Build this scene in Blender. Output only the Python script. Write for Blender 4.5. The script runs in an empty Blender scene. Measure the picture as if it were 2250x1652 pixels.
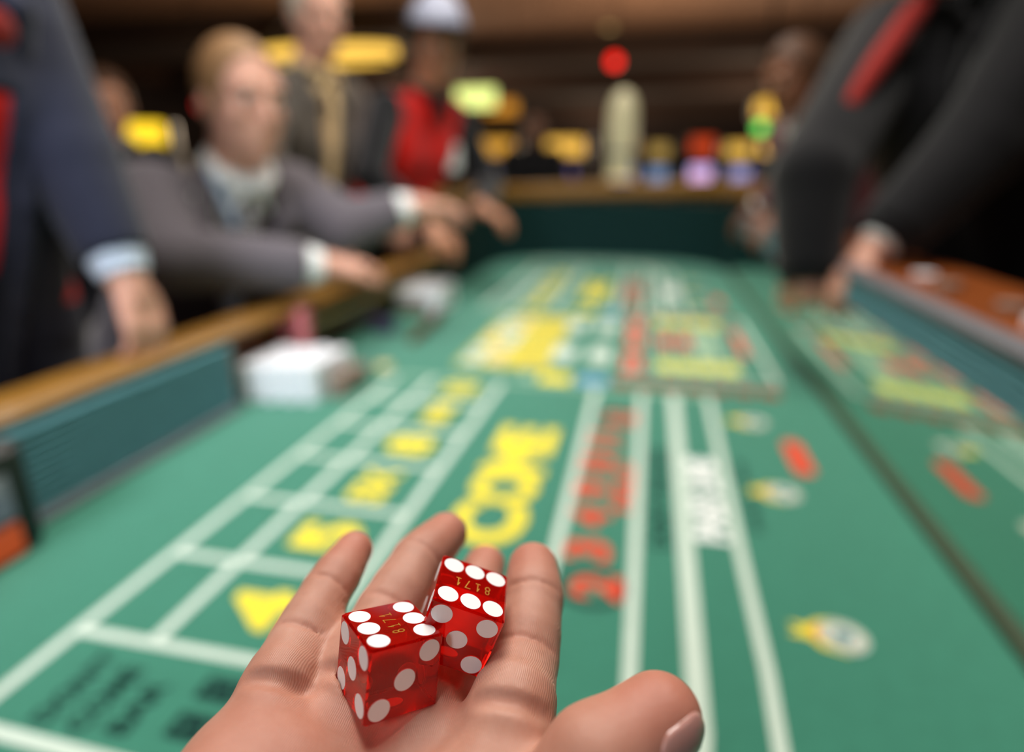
import bpy, math, random
import numpy as np
from mathutils import Matrix, Vector
random.seed(5); rng = np.random.default_rng(5)
PI = math.pi
scene = bpy.context.scene
COL = scene.collection

# ------------------------------------------------------------------ camera, light, exposure
Fv = np.array([-0.20046912, 0.92783879, -0.31452711])
Rv = np.array([0.97744564, 0.21118719, 0.0])
Uv = np.array([-0.0664241, 0.30743315, 0.94924849])
CAM = np.array([0, 0, 1.17])
cam = bpy.data.cameras.new('camera'); cam_o = bpy.data.objects.new('camera', cam); COL.objects.link(cam_o)
cam_o.matrix_world = Matrix([[Rv[i], Uv[i], -Fv[i], CAM[i]] for i in range(3)] + [[0, 0, 0, 1]])
cam.sensor_width = 36; cam.lens = 36 * 1340 / 2250; cam.clip_start = .005; cam.clip_end = 100
cam.dof.use_dof = True; cam.dof.focus_distance = .153; cam.dof.aperture_fstop = 3.2; cam.dof.aperture_blades = 0
scene.camera = cam_o
vs = scene.view_settings
vs.view_transform = 'Standard'; vs.look = 'None'; vs.gamma = 1; vs.use_curve_mapping = False; vs.exposure = 0.0
w = bpy.data.worlds.new('world'); scene.world = w; w.use_nodes = True
w.node_tree.nodes['Background'].inputs[0].default_value = (1, .84, .68, 1)
w.node_tree.nodes['Background'].inputs[1].default_value = .16


def area(name, loc, to, sx, sy, power, col):
    l = bpy.data.lights.new(name, 'AREA'); l.shape = 'RECTANGLE'; l.size = sx; l.size_y = sy; l.energy = power; l.color = col
    o = bpy.data.objects.new(name, l); COL.objects.link(o); o.location = loc
    o.rotation_euler = (Vector(to) - Vector(loc)).to_track_quat('-Z', 'Y').to_euler()
    return o


area('table_light', (-.3, .75, 3.3), (-.2, .8, .7), 1.2, .8, 46, (1, .95, .88))
area('table_light', (-.2, 2.0, 3.3), (-.2, 2.0, .7), 1.2, .8, 44, (1, .94, .85))
area('table_light', (-.2, 3.9, 3.3), (-.2, 3.7, .7), 1.2, .8, 22, (1, .92, .80))
area('bank_fill', (-.9, -1.3, 2.5), (-.9, 1.25, .8), .9, .9, 8, (.90, .94, 1)).data.spread = math.radians(50)  # added cool fill from behind the camera, narrowed onto the chip bank

# ------------------------------------------------------------------ materials
MATS = {}


def lin(c):
    return tuple((v / 12.92 if v <= .04045 else ((v + .055) / 1.055) ** 2.4) for v in (x / 255 for x in c))


def mat(name, c, rough=.6, metal=0, var=.12, scale=30, bump=0, bscale=200, emit=None, es=0, coat=0, sheen=0, sss=0, stretch=None, spec=.5, srgb=True):
    if name in MATS: return MATS[name]
    m = bpy.data.materials.new(name); m.use_nodes = True; nt = m.node_tree; b = nt.nodes['Principled BSDF']
    col = lin(c) if srgb else c
    b.inputs['Roughness'].default_value = rough; b.inputs['Metallic'].default_value = metal
    b.inputs['Specular IOR Level'].default_value = spec
    b.inputs['Coat Weight'].default_value = coat; b.inputs['Sheen Weight'].default_value = sheen
    tc = nt.nodes.new('ShaderNodeTexCoord'); src = tc.outputs['Object']
    if stretch:
        mp = nt.nodes.new('ShaderNodeMapping'); mp.inputs['Scale'].default_value = stretch; nt.links.new(src, mp.inputs['Vector']); src = mp.outputs['Vector']
    n = nt.nodes.new('ShaderNodeTexNoise'); n.inputs['Scale'].default_value = scale; n.inputs['Detail'].default_value = 5
    nt.links.new(src, n.inputs['Vector'])
    r = nt.nodes.new('ShaderNodeValToRGB')
    r.color_ramp.elements[0].position = .3; r.color_ramp.elements[1].position = .7
    r.color_ramp.elements[0].color = tuple(v * (1 - var) for v in col) + (1,)
    r.color_ramp.elements[1].color = tuple(min(1, v * (1 + var)) for v in col) + (1,)
    nt.links.new(n.outputs['Fac'], r.inputs['Fac']); nt.links.new(r.outputs['Color'], b.inputs['Base Color'])
    if bump:
        n2 = nt.nodes.new('ShaderNodeTexNoise'); n2.inputs['Scale'].default_value = bscale; n2.inputs['Detail'].default_value = 4
        nt.links.new(src, n2.inputs['Vector'])
        bp = nt.nodes.new('ShaderNodeBump'); bp.inputs['Strength'].default_value = bump; bp.inputs['Distance'].default_value = .001
        nt.links.new(n2.outputs['Fac'], bp.inputs['Height']); nt.links.new(bp.outputs['Normal'], b.inputs['Normal'])
    if emit:
        b.inputs['Emission Color'].default_value = lin(emit) + (1,); b.inputs['Emission Strength'].default_value = es
    if sss:
        b.inputs['Subsurface Weight'].default_value = sss; b.inputs['Subsurface Radius'].default_value = (1, .35, .2); b.inputs['Subsurface Scale'].default_value = .003
    MATS[name] = m
    return m


def screen_mat(name, c1, c2, strength, scale):
    """a lit game screen: blocks of two colours"""
    m = bpy.data.materials.new(name); m.use_nodes = True; nt = m.node_tree; b = nt.nodes['Principled BSDF']
    tc = nt.nodes.new('ShaderNodeTexCoord'); v = nt.nodes.new('ShaderNodeTexVoronoi'); v.inputs['Scale'].default_value = scale
    nt.links.new(tc.outputs['Object'], v.inputs['Vector'])
    mx = nt.nodes.new('ShaderNodeMix'); mx.data_type = 'RGBA'
    sp = nt.nodes.new('ShaderNodeSeparateColor'); nt.links.new(v.outputs['Color'], sp.inputs[0])
    nt.links.new(sp.outputs[0], mx.inputs[0]); mx.inputs[6].default_value = lin(c1) + (1,); mx.inputs[7].default_value = lin(c2) + (1,)
    b.inputs['Base Color'].default_value = (.01, .01, .01, 1); b.inputs['Roughness'].default_value = .2
    nt.links.new(mx.outputs[2], b.inputs['Emission Color']); b.inputs['Emission Strength'].default_value = strength
    return m


def skin_mat(name, c, c2):
    m = bpy.data.materials.new(name); m.use_nodes = True; nt = m.node_tree; b = nt.nodes['Principled BSDF']; L = nt.links.new
    tc = nt.nodes.new('ShaderNodeTexCoord')
    n = nt.nodes.new('ShaderNodeTexNoise'); n.inputs['Scale'].default_value = 55; n.inputs['Detail'].default_value = 6; n.inputs['Roughness'].default_value = .65
    L(tc.outputs['Object'], n.inputs['Vector'])
    r = nt.nodes.new('ShaderNodeValToRGB'); r.color_ramp.elements[0].position = .35; r.color_ramp.elements[1].position = .68
    r.color_ramp.elements[0].color = lin(c) + (1,); r.color_ramp.elements[1].color = lin(c2) + (1,)
    L(n.outputs['Fac'], r.inputs['Fac'])
    at = nt.nodes.new('ShaderNodeAttribute'); at.attribute_name = 'flush'
    mx = nt.nodes.new('ShaderNodeMix'); mx.data_type = 'RGBA'; L(at.outputs['Fac'], mx.inputs[0]); L(r.outputs['Color'], mx.inputs[6])
    mx.inputs[7].default_value = lin((196, 104, 84)) + (1,)
    L(mx.outputs[2], b.inputs['Base Color'])
    b.inputs['Roughness'].default_value = .48; b.inputs['Specular IOR Level'].default_value = .4
    b.inputs['Subsurface Weight'].default_value = .2; b.inputs['Subsurface Radius'].default_value = (1, .35, .2); b.inputs['Subsurface Scale'].default_value = .0025
    # fine skin ridges and pores
    wv = nt.nodes.new('ShaderNodeTexWave'); wv.inputs['Scale'].default_value = 700; wv.inputs['Distortion'].default_value = 9; wv.inputs['Detail'].default_value = 2; wv.inputs['Detail Scale'].default_value = .25
    L(tc.outputs['Object'], wv.inputs['Vector'])
    n2 = nt.nodes.new('ShaderNodeTexNoise'); n2.inputs['Scale'].default_value = 900; n2.inputs['Detail'].default_value = 3; L(tc.outputs['Object'], n2.inputs['Vector'])
    ad = nt.nodes.new('ShaderNodeMath'); ad.operation = 'ADD'; L(wv.outputs['Fac'], ad.inputs[0]); L(n2.outputs['Fac'], ad.inputs[1])
    bp = nt.nodes.new('ShaderNodeBump'); bp.inputs['Strength'].default_value = .24; bp.inputs['Distance'].default_value = .00022
    L(ad.outputs[0], bp.inputs['Height']); L(bp.outputs['Normal'], b.inputs['Normal'])
    return m


# ------------------------------------------------------------------ object helpers
def tag(o, label=None, cat=None, group=None, kind=None):
    if label: o['label'] = label
    if cat: o['category'] = cat
    if group: o['group'] = group
    if kind: o['kind'] = kind
    return o


def thing(name, loc, label, cat, group=None, rotz=0):
    o = bpy.data.objects.new(name, None); COL.objects.link(o); o.location = loc; o.rotation_euler = (0, 0, rotz)
    o.empty_display_size = .05
    return tag(o, label, cat, group)


def mesh(name, v, f, smooth=False):
    me = bpy.data.meshes.new(name); v = np.asarray(v, dtype=np.float32).reshape(-1, 3)
    if isinstance(f, np.ndarray) and len(f):
        n, k = f.shape
        me.vertices.add(len(v)); me.vertices.foreach_set('co', v.ravel())
        me.loops.add(n * k); me.loops.foreach_set('vertex_index', f.ravel().astype(np.int32))
        me.polygons.add(n); me.polygons.foreach_set('loop_start', np.arange(0, n * k, k, dtype=np.int32))
        me.update(calc_edges=True)
    else:
        me.from_pydata([tuple(map(float, p)) for p in v], [], [list(map(int, q)) for q in f]); me.update()
    if smooth: me.polygons.foreach_set('use_smooth', [True] * len(me.polygons))
    return me


def link(name, me, m=None, parent=None, world=True):
    """link a mesh; vertices are in world space unless world is False (then in the parent's space)"""
    if m is not None and not me.materials: me.materials.append(m)
    o = bpy.data.objects.new(name, me); COL.objects.link(o)
    if parent is not None:
        o.parent = parent
        if world:
            off = Vector((0, 0, 0)); q = parent
            while q is not None: off += q.location if q.type == 'EMPTY' else Vector((0, 0, 0)); q = q.parent
            o.matrix_parent_inverse = Matrix.Translation(-off)
    return o


class MB:
    """collects simple shapes into one mesh"""
    def __init__(s): s.v = []; s.f = []

    def add(s, v, f):
        n = len(s.v); s.v += [tuple(p) for p in v]; s.f += [[i + n for i in q] for q in f]; return s

    def box(s, c, d, bev=0, rz=0):
        x, y, z = (k / 2 for k in d); b = min(bev, x * .9, y * .9, z * .9); v = []; f = []
        prof = [(-x + b, -y), (x - b, -y), (x, -y + b), (x, y - b), (x - b, y), (-x + b, y), (-x, y - b), (-x, -y + b)] if b > 0 else [(-x, -y), (x, -y), (x, y), (-x, y)]
        n = len(prof)
        if b > 0:
            sc = lambda p: (p[0] * (x - b) / x, p[1] * (y - b) / y)
            rings = [([sc(p) for p in prof], -z), (prof, -z + b), (prof, z - b), ([sc(p) for p in prof], z)]
        else: rings = [(prof, -z), (prof, z)]
        cr, sr = math.cos(rz), math.sin(rz)
        for pr, zz in rings:
            for p in pr: v.append((c[0] + p[0] * cr - p[1] * sr, c[1] + p[0] * sr + p[1] * cr, c[2] + zz))
        for k in range(len(rings) - 1):
            for i in range(n): f.append([k * n + i, k * n + (i + 1) % n, (k + 1) * n + (i + 1) % n, (k + 1) * n + i])
        f.append(list(range(n))[::-1]); f.append([(len(rings) - 1) * n + i for i in range(n)])
        return s.add(v, f)

    def lathe(s, c, prof, n=24, axis=None):
        """prof: (radius, height) pairs from bottom to top, closed by caps"""
        v = []; f = []
        for r, h in prof:
            for i in range(n):
                a = 2 * PI * i / n; v.append((r * math.cos(a), r * math.sin(a), h))
        for k in range(len(prof) - 1):
            for i in range(n): f.append([k * n + i, k * n + (i + 1) % n, (k + 1) * n + (i + 1) % n, (k + 1) * n + i])
        f.append(list(range(n))[::-1]); f.append([(len(prof) - 1) * n + i for i in range(n)])
        if axis is not None:
            q = Vector(axis).to_track_quat('Z', 'Y'); v = [q @ Vector(p) for p in v]
        return s.add([(p[0] + c[0], p[1] + c[1], p[2] + c[2]) for p in v], f)

    def tube(s, pts, r, n=10):
        pts = [Vector(p) for p in pts]; v = []; f = []
        rr = r if isinstance(r, (list, tuple)) else [r] * len(pts)
        up = Vector((0, 0, 1))
        for i, p in enumerate(pts):
            t = (pts[min(i + 1, len(pts) - 1)] - pts[max(i - 1, 0)]).normalized()
            a = t.cross(up); a = a.normalized() if a.length > 1e-4 else Vector((1, 0, 0)); b = a.cross(t)
            for k in range(n):
                an = 2 * PI * k / n; v.append(p + (a * math.cos(an) + b * math.sin(an)) * rr[i])
        for i in range(len(pts) - 1):
            for k in range(n): f.append([i * n + k, i * n + (k + 1) % n, (i + 1) * n + (k + 1) % n, (i + 1) * n + k])
        f.append(list(range(n))[::-1]); f.append([(len(pts) - 1) * n + k for k in range(n)])
        return s.add(v, f)

    def prism(s, poly, z0, z1):
        n = len(poly); v = [(p[0], p[1], z0) for p in poly] + [(p[0], p[1], z1) for p in poly]
        f = [list(range(n))[::-1], list(range(n, 2 * n))] + [[i, (i + 1) % n, n + (i + 1) % n, n + i] for i in range(n)]
        return s.add(v, f)

    def sweep(s, path, prof, closed=False):
        """path: (x, y, z) points; prof: (outward, up) pairs, a closed outline; outward is to the left of travel"""
        P = [np.array(p, float) for p in path]; n = len(P); k = len(prof); v = []; f = []
        for i in range(n):
            a = P[(i - 1) % n] if closed or i > 0 else P[i]; b = P[(i + 1) % n] if closed or i < n - 1 else P[i]
            t = (b - a)[:2]; t = t / np.linalg.norm(t); nn = np.array([-t[1], t[0]])
            if 0 < i < n - 1 or closed:
                t1 = (P[i] - a)[:2]; t1 = t1 / np.linalg.norm(t1); sc = 1 / max(.5, abs(np.dot(nn, [-t1[1], t1[0]])))
            else: sc = 1
            for o, u in prof: v.append((P[i][0] + nn[0] * o * sc, P[i][1] + nn[1] * o * sc, P[i][2] + u))
        m = n if closed else n - 1
        for i in range(m):
            for j in range(k): f.append([i * k + j, i * k + (j + 1) % k, ((i + 1) % n) * k + (j + 1) % k, ((i + 1) % n) * k + j])
        if not closed: f.append(list(range(k))[::-1]); f.append([(n - 1) * k + j for j in range(k)])
        return s.add(v, f)

    def me(s, name, smooth=False):
        m = mesh(name, s.v, s.f, smooth)
        import bmesh
        bm = bmesh.new(); bm.from_mesh(m); bmesh.ops.recalc_face_normals(bm, faces=bm.faces[:]); bm.to_mesh(m); bm.free()
        if smooth: m.set_sharp_from_angle(angle=math.radians(40))
        return m

    def build(s, name, m, parent=None, smooth=False, world=True): return link(name, s.me(name, smooth), m, parent, world)


def arc(cx, cy, r, a0, a1, n=8):
    return [(cx + r * math.cos(a0 + (a1 - a0) * i / n), cy + r * math.sin(a0 + (a1 - a0) * i / n)) for i in range(n + 1)]


def text_me(s, wid, hei, off=0.0, ext=.0002, sp=1.0):
    """lettering as flat geometry, centred, width along x, height along y"""
    cu = bpy.data.curves.new('lettering', 'FONT'); cu.body = s; cu.size = 1; cu.offset = off; cu.resolution_u = 3; cu.space_character = sp
    cu.align_x = 'CENTER'; cu.extrude = 0
    o = bpy.data.objects.new('lettering', cu); COL.objects.link(o)
    dg = bpy.context.evaluated_depsgraph_get()
    me = bpy.data.meshes.new_from_object(o.evaluated_get(dg))
    bpy.data.objects.remove(o); bpy.data.curves.remove(cu)
    n = len(me.vertices); v = np.empty(n * 3, np.float32); me.vertices.foreach_get('co', v); v = v.reshape(-1, 3)
    lo, hi = v.min(0), v.max(0)
    v[:, 0] = (v[:, 0] - (lo[0] + hi[0]) / 2) * wid / max(1e-6, hi[0] - lo[0]); v[:, 1] = (v[:, 1] - (lo[1] + hi[1]) / 2) * hei / max(1e-6, hi[1] - lo[1]); v[:, 2] = ext
    me.vertices.foreach_set('co', v.ravel()); me.update()
    return me


# ------------------------------------------------------------------ soft-union surfaces (bodies, hands, clothes)
class Field:
    def __init__(s, lo, hi, res):
        s.lo = np.array(lo, float); s.res = res; s.n = np.ceil((np.array(hi) - s.lo) / res).astype(int) + 1
        s.v = np.full(s.n, .5, np.float32); s.ax = [(s.lo[i] + res * np.arange(s.n[i])).astype(np.float32) for i in range(3)]

    def blk(s, lo, hi):
        a = np.maximum(0, np.floor((np.array(lo) - s.lo) / s.res).astype(int)); b = np.minimum(s.n, np.ceil((np.array(hi) - s.lo) / s.res).astype(int) + 1)
        if np.any(b <= a): return None
        sl = tuple(slice(a[i], b[i]) for i in range(3))
        return sl, s.ax[0][sl[0]][:, None, None], s.ax[1][sl[1]][None, :, None], s.ax[2][sl[2]][None, None, :]

    def add(s, p, k=.01):
        fn, lo, hi = p; pad = 2 * k + 3 * s.res; B = s.blk(np.array(lo) - pad, np.array(hi) + pad)
        if B is None: return
        sl, x, y, z = B; d = fn(x, y, z); a = s.v[sl]; h = np.clip(k - np.abs(a - d), 0, None) / k
        s.v[sl] = np.minimum(a, d) - h * h * k * .25

    def cut(s, p, k=.002):
        fn, lo, hi = p; pad = 2 * k + 3 * s.res; B = s.blk(np.array(lo) - pad, np.array(hi) + pad)
        if B is None: return
        sl, x, y, z = B; d = -fn(x, y, z); a = s.v[sl]; h = np.clip(k - np.abs(a - d), 0, None) / k
        s.v[sl] = np.maximum(a, d) + h * h * k * .25

    def surface(s, smooth=1):
        v = s.v; I = v < 0; nx, ny, nz = s.n
        cnt = np.zeros((nx - 1, ny - 1, nz - 1), np.uint8); acc = np.zeros((nx - 1, ny - 1, nz - 1, 3), np.float32)
        quads = []
        edges = []
        for ax in range(3):
            o = [(ax + 1) % 3, (ax + 2) % 3]
            s0 = [slice(None)] * 3; s1 = [slice(None)] * 3; s0[ax] = slice(0, -1); s1[ax] = slice(1, None)
            a, b = I[tuple(s0)], I[tuple(s1)]; idx = np.argwhere(a != b)
            if len(idx) == 0: continue
            va = v[tuple(s0)][tuple(idx.T)]; vb = v[tuple(s1)][tuple(idx.T)]; t = va / (va - vb)
            pos = idx.astype(np.float32); pos[:, ax] += t
            edges.append((ax, idx, a[tuple(idx.T)]))
            for d0 in (0, 1):
                for d1 in (0, 1):
                    c = idx.copy(); c[:, o[0]] -= d0; c[:, o[1]] -= d1
                    ok = np.all((c >= 0) & (c < np.array(cnt.shape)), 1); cc = tuple(c[ok].T)
                    np.add.at(cnt, cc, 1); np.add.at(acc, cc, pos[ok])
        act = cnt > 0; ids = np.full(cnt.shape, -1, np.int32); ids[act] = np.arange(act.sum())
        P = acc[act] / cnt[act][:, None] * s.res + s.lo
        for ax, idx, neg in edges:
            o = [(ax + 1) % 3, (ax + 2) % 3]; q = []
            ok = np.all(idx[:, o] >= 1, 1) & (idx[:, o[0]] < cnt.shape[o[0]]) & (idx[:, o[1]] < cnt.shape[o[1]])
            idx = idx[ok]; neg = neg[ok]
            for d0, d1 in ((1, 1), (0, 1), (0, 0), (1, 0)):
                c = idx.copy(); c[:, o[0]] -= d0; c[:, o[1]] -= d1; q.append(ids[tuple(c.T)])
            q = np.stack(q, 1); q[~neg] = q[~neg][:, ::-1]; quads.append(q)
        Q = np.concatenate(quads)
        for _ in range(smooth):
            A = np.zeros_like(P); C = np.zeros(len(P), np.float32)
            for i in range(4):
                np.add.at(A, Q[:, i], P[Q[:, (i + 1) % 4]]); np.add.at(C, Q[:, i], 1)
                np.add.at(A, Q[:, i], P[Q[:, (i + 3) % 4]]); np.add.at(C, Q[:, i], 1)
            P = .5 * P + .5 * A / C[:, None]
        return P, Q


def cone(a, b, ra, rb, cap=None):
    """tapered limb from a to b; cap=True cuts it flat at b"""
    a = np.array(a, float); b = np.array(b, float); d = b - a; L2 = float(d @ d) + 1e-12; L = math.sqrt(L2)

    def fn(x, y, z):
        px, py, pz = x - a[0], y - a[1], z - a[2]; tt = (px * d[0] + py * d[1] + pz * d[2]) / L2; t = np.clip(tt, 0, 1)
        q = np.sqrt((px - t * d[0]) ** 2 + (py - t * d[1]) ** 2 + (pz - t * d[2]) ** 2) - (ra + (rb - ra) * t)
        if cap: q = np.maximum(q, (tt - 1) * L)
        if cap == 2: q = np.maximum(q, -tt * L)
        return q
    r = max(ra, rb); return fn, np.minimum(a, b) - r, np.maximum(a, b) + r


def ell(c, r, M=None):
    c = np.array(c, float); M = np.eye(3) if M is None else np.array(M, float)   # rows: local axes

    def fn(x, y, z):
        p = (x - c[0], y - c[1], z - c[2]); q = [M[i][0] * p[0] + M[i][1] * p[1] + M[i][2] * p[2] for i in range(3)]
        k0 = np.sqrt(sum((q[i] / r[i]) ** 2 for i in range(3))); k1 = np.sqrt(sum((q[i] / r[i] ** 2) ** 2 for i in range(3))) + 1e-6
        return k0 * (k0 - 1) / k1
    m = max(r); return fn, c - m, c + m


def boxf(c, h, M):
    c = np.array(c, float); h = np.array([h, h, h] if np.isscalar(h) else h)

    def fn(x, y, z):
        p = (x - c[0], y - c[1], z - c[2]); q = [np.abs(M[i][0] * p[0] + M[i][1] * p[1] + M[i][2] * p[2]) - h[i] for i in range(3)]
        return np.sqrt(sum(np.clip(k, 0, None) ** 2 for k in q)) + np.minimum(np.maximum(np.maximum(q[0], q[1]), q[2]), 0)
    m = float(np.linalg.norm(h)); return fn, c - m, c + m


def grow(prims, res, k, cuts=(), smooth=1, late=()):
    al = list(prims) + list(late); lo = np.min([p[1] for p in al], 0) - 4 * res; hi = np.max([p[2] for p in al], 0) + 4 * res
    F = Field(lo, hi, res)
    for p in prims: F.add(p[:3], p[3] if len(p) > 3 else k)
    for p in cuts: F.cut(p[:3], p[3] if len(p) > 3 else .004)
    for p in late: F.add(p[:3], p[3] if len(p) > 3 else k)
    return F.surface(smooth)


def nz(v): v = np.array(v, float); return v / (np.linalg.norm(v) + 1e-12)


# ------------------------------------------------------------------ shared materials
M_felt = mat('green felt', (60, 128, 106), .95, var=.05, scale=60, bump=.3, bscale=900, sheen=.25, spec=.1)
M_white = mat('white print', (206, 222, 208), .9, var=.03, spec=.1)
M_yellow = mat('yellow print', (240, 222, 70), .9, var=.03, spec=.1)
M_red = mat('red print', (222, 78, 54), .9, var=.04, spec=.1)
M_dark = mat('dark print', (28, 60, 54), .9, var=.05, spec=.1)
M_orange = mat('orange print', (240, 150, 40), .9, var=.04, spec=.1)
M_blue = mat('pale blue print', (120, 165, 200), .9, var=.04, spec=.1)
M_brownred = mat('brown red print', (140, 70, 48), .9, var=.05, spec=.1)
M_cream = mat('cream print', (240, 220, 150), .9, var=.04, spec=.1)
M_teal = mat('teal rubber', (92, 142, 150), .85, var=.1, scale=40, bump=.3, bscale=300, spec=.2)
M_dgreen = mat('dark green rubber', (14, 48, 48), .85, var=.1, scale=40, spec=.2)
M_rail = mat('amber varnished wood', (138, 96, 30), .5, var=.25, scale=14, stretch=(8, 1, 8), coat=.1)
M_wood = mat('brown wood', (104, 62, 28), .45, var=.3, scale=12, stretch=(8, 1, 8), coat=.2)
M_rwood = mat('orange brown wood', (140, 70, 22), .4, var=.25, scale=12, stretch=(8, 1, 8), coat=.2)
M_grey = mat('grey trim', (104, 104, 110), .7, var=.08)
M_tan = mat('tan trim', (224, 198, 150), .6, var=.08)
M_black = mat('black plastic', (14, 14, 15), .4, var=.05)

# ------------------------------------------------------------------ the room
M_carpet = mat('dark patterned carpet', (58, 34, 28), .95, var=.7, scale=3)
M_ceil = mat('brown ceiling panel', (142, 106, 82), .9, var=.08, scale=1.2)
M_beam = mat('dark brown soffit', (52, 36, 28), .9, var=.1, scale=2)
M_wallb = mat('dark brown wall', (40, 28, 26), .85, var=.3, scale=1.5)


def struct(o): o['kind'] = 'structure'; return o


struct(MB().box((0, 11, -.05), (34, 38, .1)).build('floor', M_carpet))
struct(MB().box((0, 11, 4.15), (34, 38, .1)).build('ceiling', M_ceil))
struct(MB().box((0, 30, 2.05), (34, .2, 4.1)).build('wall_back', M_wallb))
struct(MB().box((-17, 11, 2.05), (.2, 38, 4.1)).build('wall_left', M_wallb))
struct(MB().box((17, 11, 2.05), (.2, 38, 4.1)).build('wall_right', M_wallb))
for i, (x, y, sx, sy, z0) in enumerate([(-10.5, 12.6, 12, 1.6, 3.6), (2, 15.5, 14, 1.0, 3.55), (1, 20.5, 30, 2.2, 3.4), (9.5, 11, 8, 1.4, 3.6), (-9, 17, 9, 1, 3.55), (0, 26, 32, 1.4, 3.1)]):
    struct(MB().box((x, y, (z0 + 4.1) / 2), (sx, sy, 4.1 - z0)).build('trim_%d' % (i + 1), M_beam))

# ------------------------------------------------------------------ the dice table
Z = .72
table = thing('craps_table', (-.2, 1.67, 0), 'long green felt dice table with printed bets and amber wooden rail', 'table')
FL = 3.50; NR = -.16; XL = -.78; XR = .392
# felt bed: rounded ends
out = arc(XR - .28 + .02, NR + .28, .30, -PI / 2, 0) + arc(XR - .42 + .02, FL - .42, .44, 0, PI / 2, 12) + arc(XL + .42 - .07, FL - .42, .44, PI / 2, PI, 12) + arc(XL + .28 - .07, NR + .28, .30, PI, 1.5 * PI)
felt = MB().prism(out, Z - .03, Z).build('felt_bed', M_felt, table)
MB().prism([(x * 1.0, y) for x, y in out], Z - .07, Z - .031).build('table_board', M_wood, table)


def ribs(h, n, depth=.006, back=.025):
    p = [(back, 0), (0, 0)]
    for i in range(n): p += [(0, h * (i + .08) / n), (-depth, h * (i + .5) / n), (0, h * (i + .92) / n)]
    return [(-a, b) for a, b in p + [(0, h), (back, h)]][::-1]


# inner walls, travelling so that outward is on the left
def wall(name, path, z0, h, n, m, lean=0):
    pr = [(-.0 + .025, 0), (.025, h), (0, h)] + [q for i in range(n)[::-1] for q in ((lean * (i + .92) / n, h * (i + .92) / n), (lean * (i + .5) / n - .005, h * (i + .5) / n), (lean * (i + .08) / n, h * (i + .08) / n))] + [(0, 0)]
    return MB().sweep([(x, y, z0) for x, y in path], pr).build(name, m, table)


left_path = [(x, y) for x, y in arc(XL + .26, NR + .26, .26, 1.5 * PI, PI)[0:]]
# clockwise travel seen from above (near end -> left -> far -> right) keeps outward on the left
wall('near_wall', [(XR - .26, NR), (XL + .26, NR)], Z, .24, 10, M_teal)
wall('left_wall', left_path + [(XL, 1.0)], Z, .138, 12, M_teal)
MB().sweep([(x, y, Z) for x, y in left_path + [(XL, 1.0)]], [(.0, 0), (0, .014), (-.008, .014), (-.012, .010), (-.012, 0)]).build('foot_strip', M_grey, table)
wall('bank_wall', [(XL - .06, 1.0), (XL - .06, 2.36)], Z, .138, 3, M_wood)
MB().box((XL - .03, 1.0, Z + .069), (.06, .02, .138)).build('wall_return', M_wood, table)
MB().sweep([(XL - .06, 1.30, Z + .085), (XL - .06, 2.34, Z + .085)], [(0, 0), (0, .014), (-.036, .014), (-.040, .008), (-.036, 0)]).build('bank_shelf', M_tan, table)
far_path = [(XL - .0, 2.36)] + arc(XL + .42, FL - .42, .42, PI, PI / 2, 12) + arc(XR - .42, FL - .42, .42, PI / 2, 0, 12) + [(XR, 3.0)]
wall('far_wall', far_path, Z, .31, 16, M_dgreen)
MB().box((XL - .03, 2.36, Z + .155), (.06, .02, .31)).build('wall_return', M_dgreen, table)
# the right wall: a mirror below, teal rubber above
LEAN = .012
wall('upper_right_wall', [(XR + LEAN, 3.0), (XR + LEAN, NR + .26)], Z + .200, .057, 5, M_teal)
M_mirror = mat('mirror glass', (214, 226, 218), .03, 1.0, var=.0)
M_frame = mat('dark olive bumper', (62, 76, 54), .7, var=.1)
MB().sweep([(XR, 3.0, Z), (XR, NR + .26, Z)], [(.02, .017), (LEAN + .02, .199), (LEAN, .199), (.0012, .017)]).build('mirror_strip', M_mirror, table)
MB().sweep([(XR, 3.0, Z), (XR, NR + .26, Z)], [(.02, 0), (.02, .016), (-.004, .016), (-.010, .010), (-.010, 0)]).build('foot_strip', M_frame, table)
wall('near_wall', arc(XR - .26, NR + .26, .26, 0, -PI / 2), Z, .24, 10, M_teal)
# rails
def rail(name, path, w_, h_, m, off=0):
    b = .012; pr = [(off, b), (off + b, 0), (off + w_ - b, 0), (off + w_, b), (off + w_, h_ - b), (off + w_ - b, h_), (off + b, h_), (off, h_ - b)]
    return MB().sweep(path, pr[::-1]).build(name, m, table, smooth=False)


rail('dealer_rail', [(x, y, Z + .138) for x, y in left_path] + [(XL, y, Z + .138) for y in (.5, 1.0, 1.6, 2.36)], .088, .026, M_rail)
rail('end_rail', [(x, y, Z + .31 + .035 * (x - XL) / (XR - XL)) for x, y in far_path], .13, .078, M_rail)
rail('player_rail', [(XR + LEAN, 3.0, Z + .222), (XR + LEAN, 1.5, Z + .222), (XR + LEAN, NR + .26, Z + .222)], .20, .05, M_rwood, .018)
MB().sweep([(XR + LEAN, 3.0, Z + .258), (XR + LEAN, NR + .26, Z + .258)], [(.02, 0), (.02, .016), (.004, .016), (-.006, .010), (-.006, 0)]).build('rail_padding', M_grey, table)
rail('near_rail', [(x, y, Z + .24) for x, y in arc(XR - .26, NR + .26, .26, 0, -PI / 2)] + [(XL + .26, NR, Z + .24)], .12, .05, M_rwood)
# body under the bed
body = arc(XR - .2, NR + .3, .28, -PI / 2, 0) + arc(XR - .4, FL - .4, .46, 0, PI / 2) + arc(XL + .4, FL - .4, .46, PI / 2, PI) + arc(XL + .2, NR + .3, .28, PI, 1.5 * PI)
MB().prism(body, .42, Z - .07).build('apron', M_wood, table)
for y in (.45, 2.9): MB().box((-.2, y, .21), (.7, .5, .42), .03).build('pedestal', M_wood, table)

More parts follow.
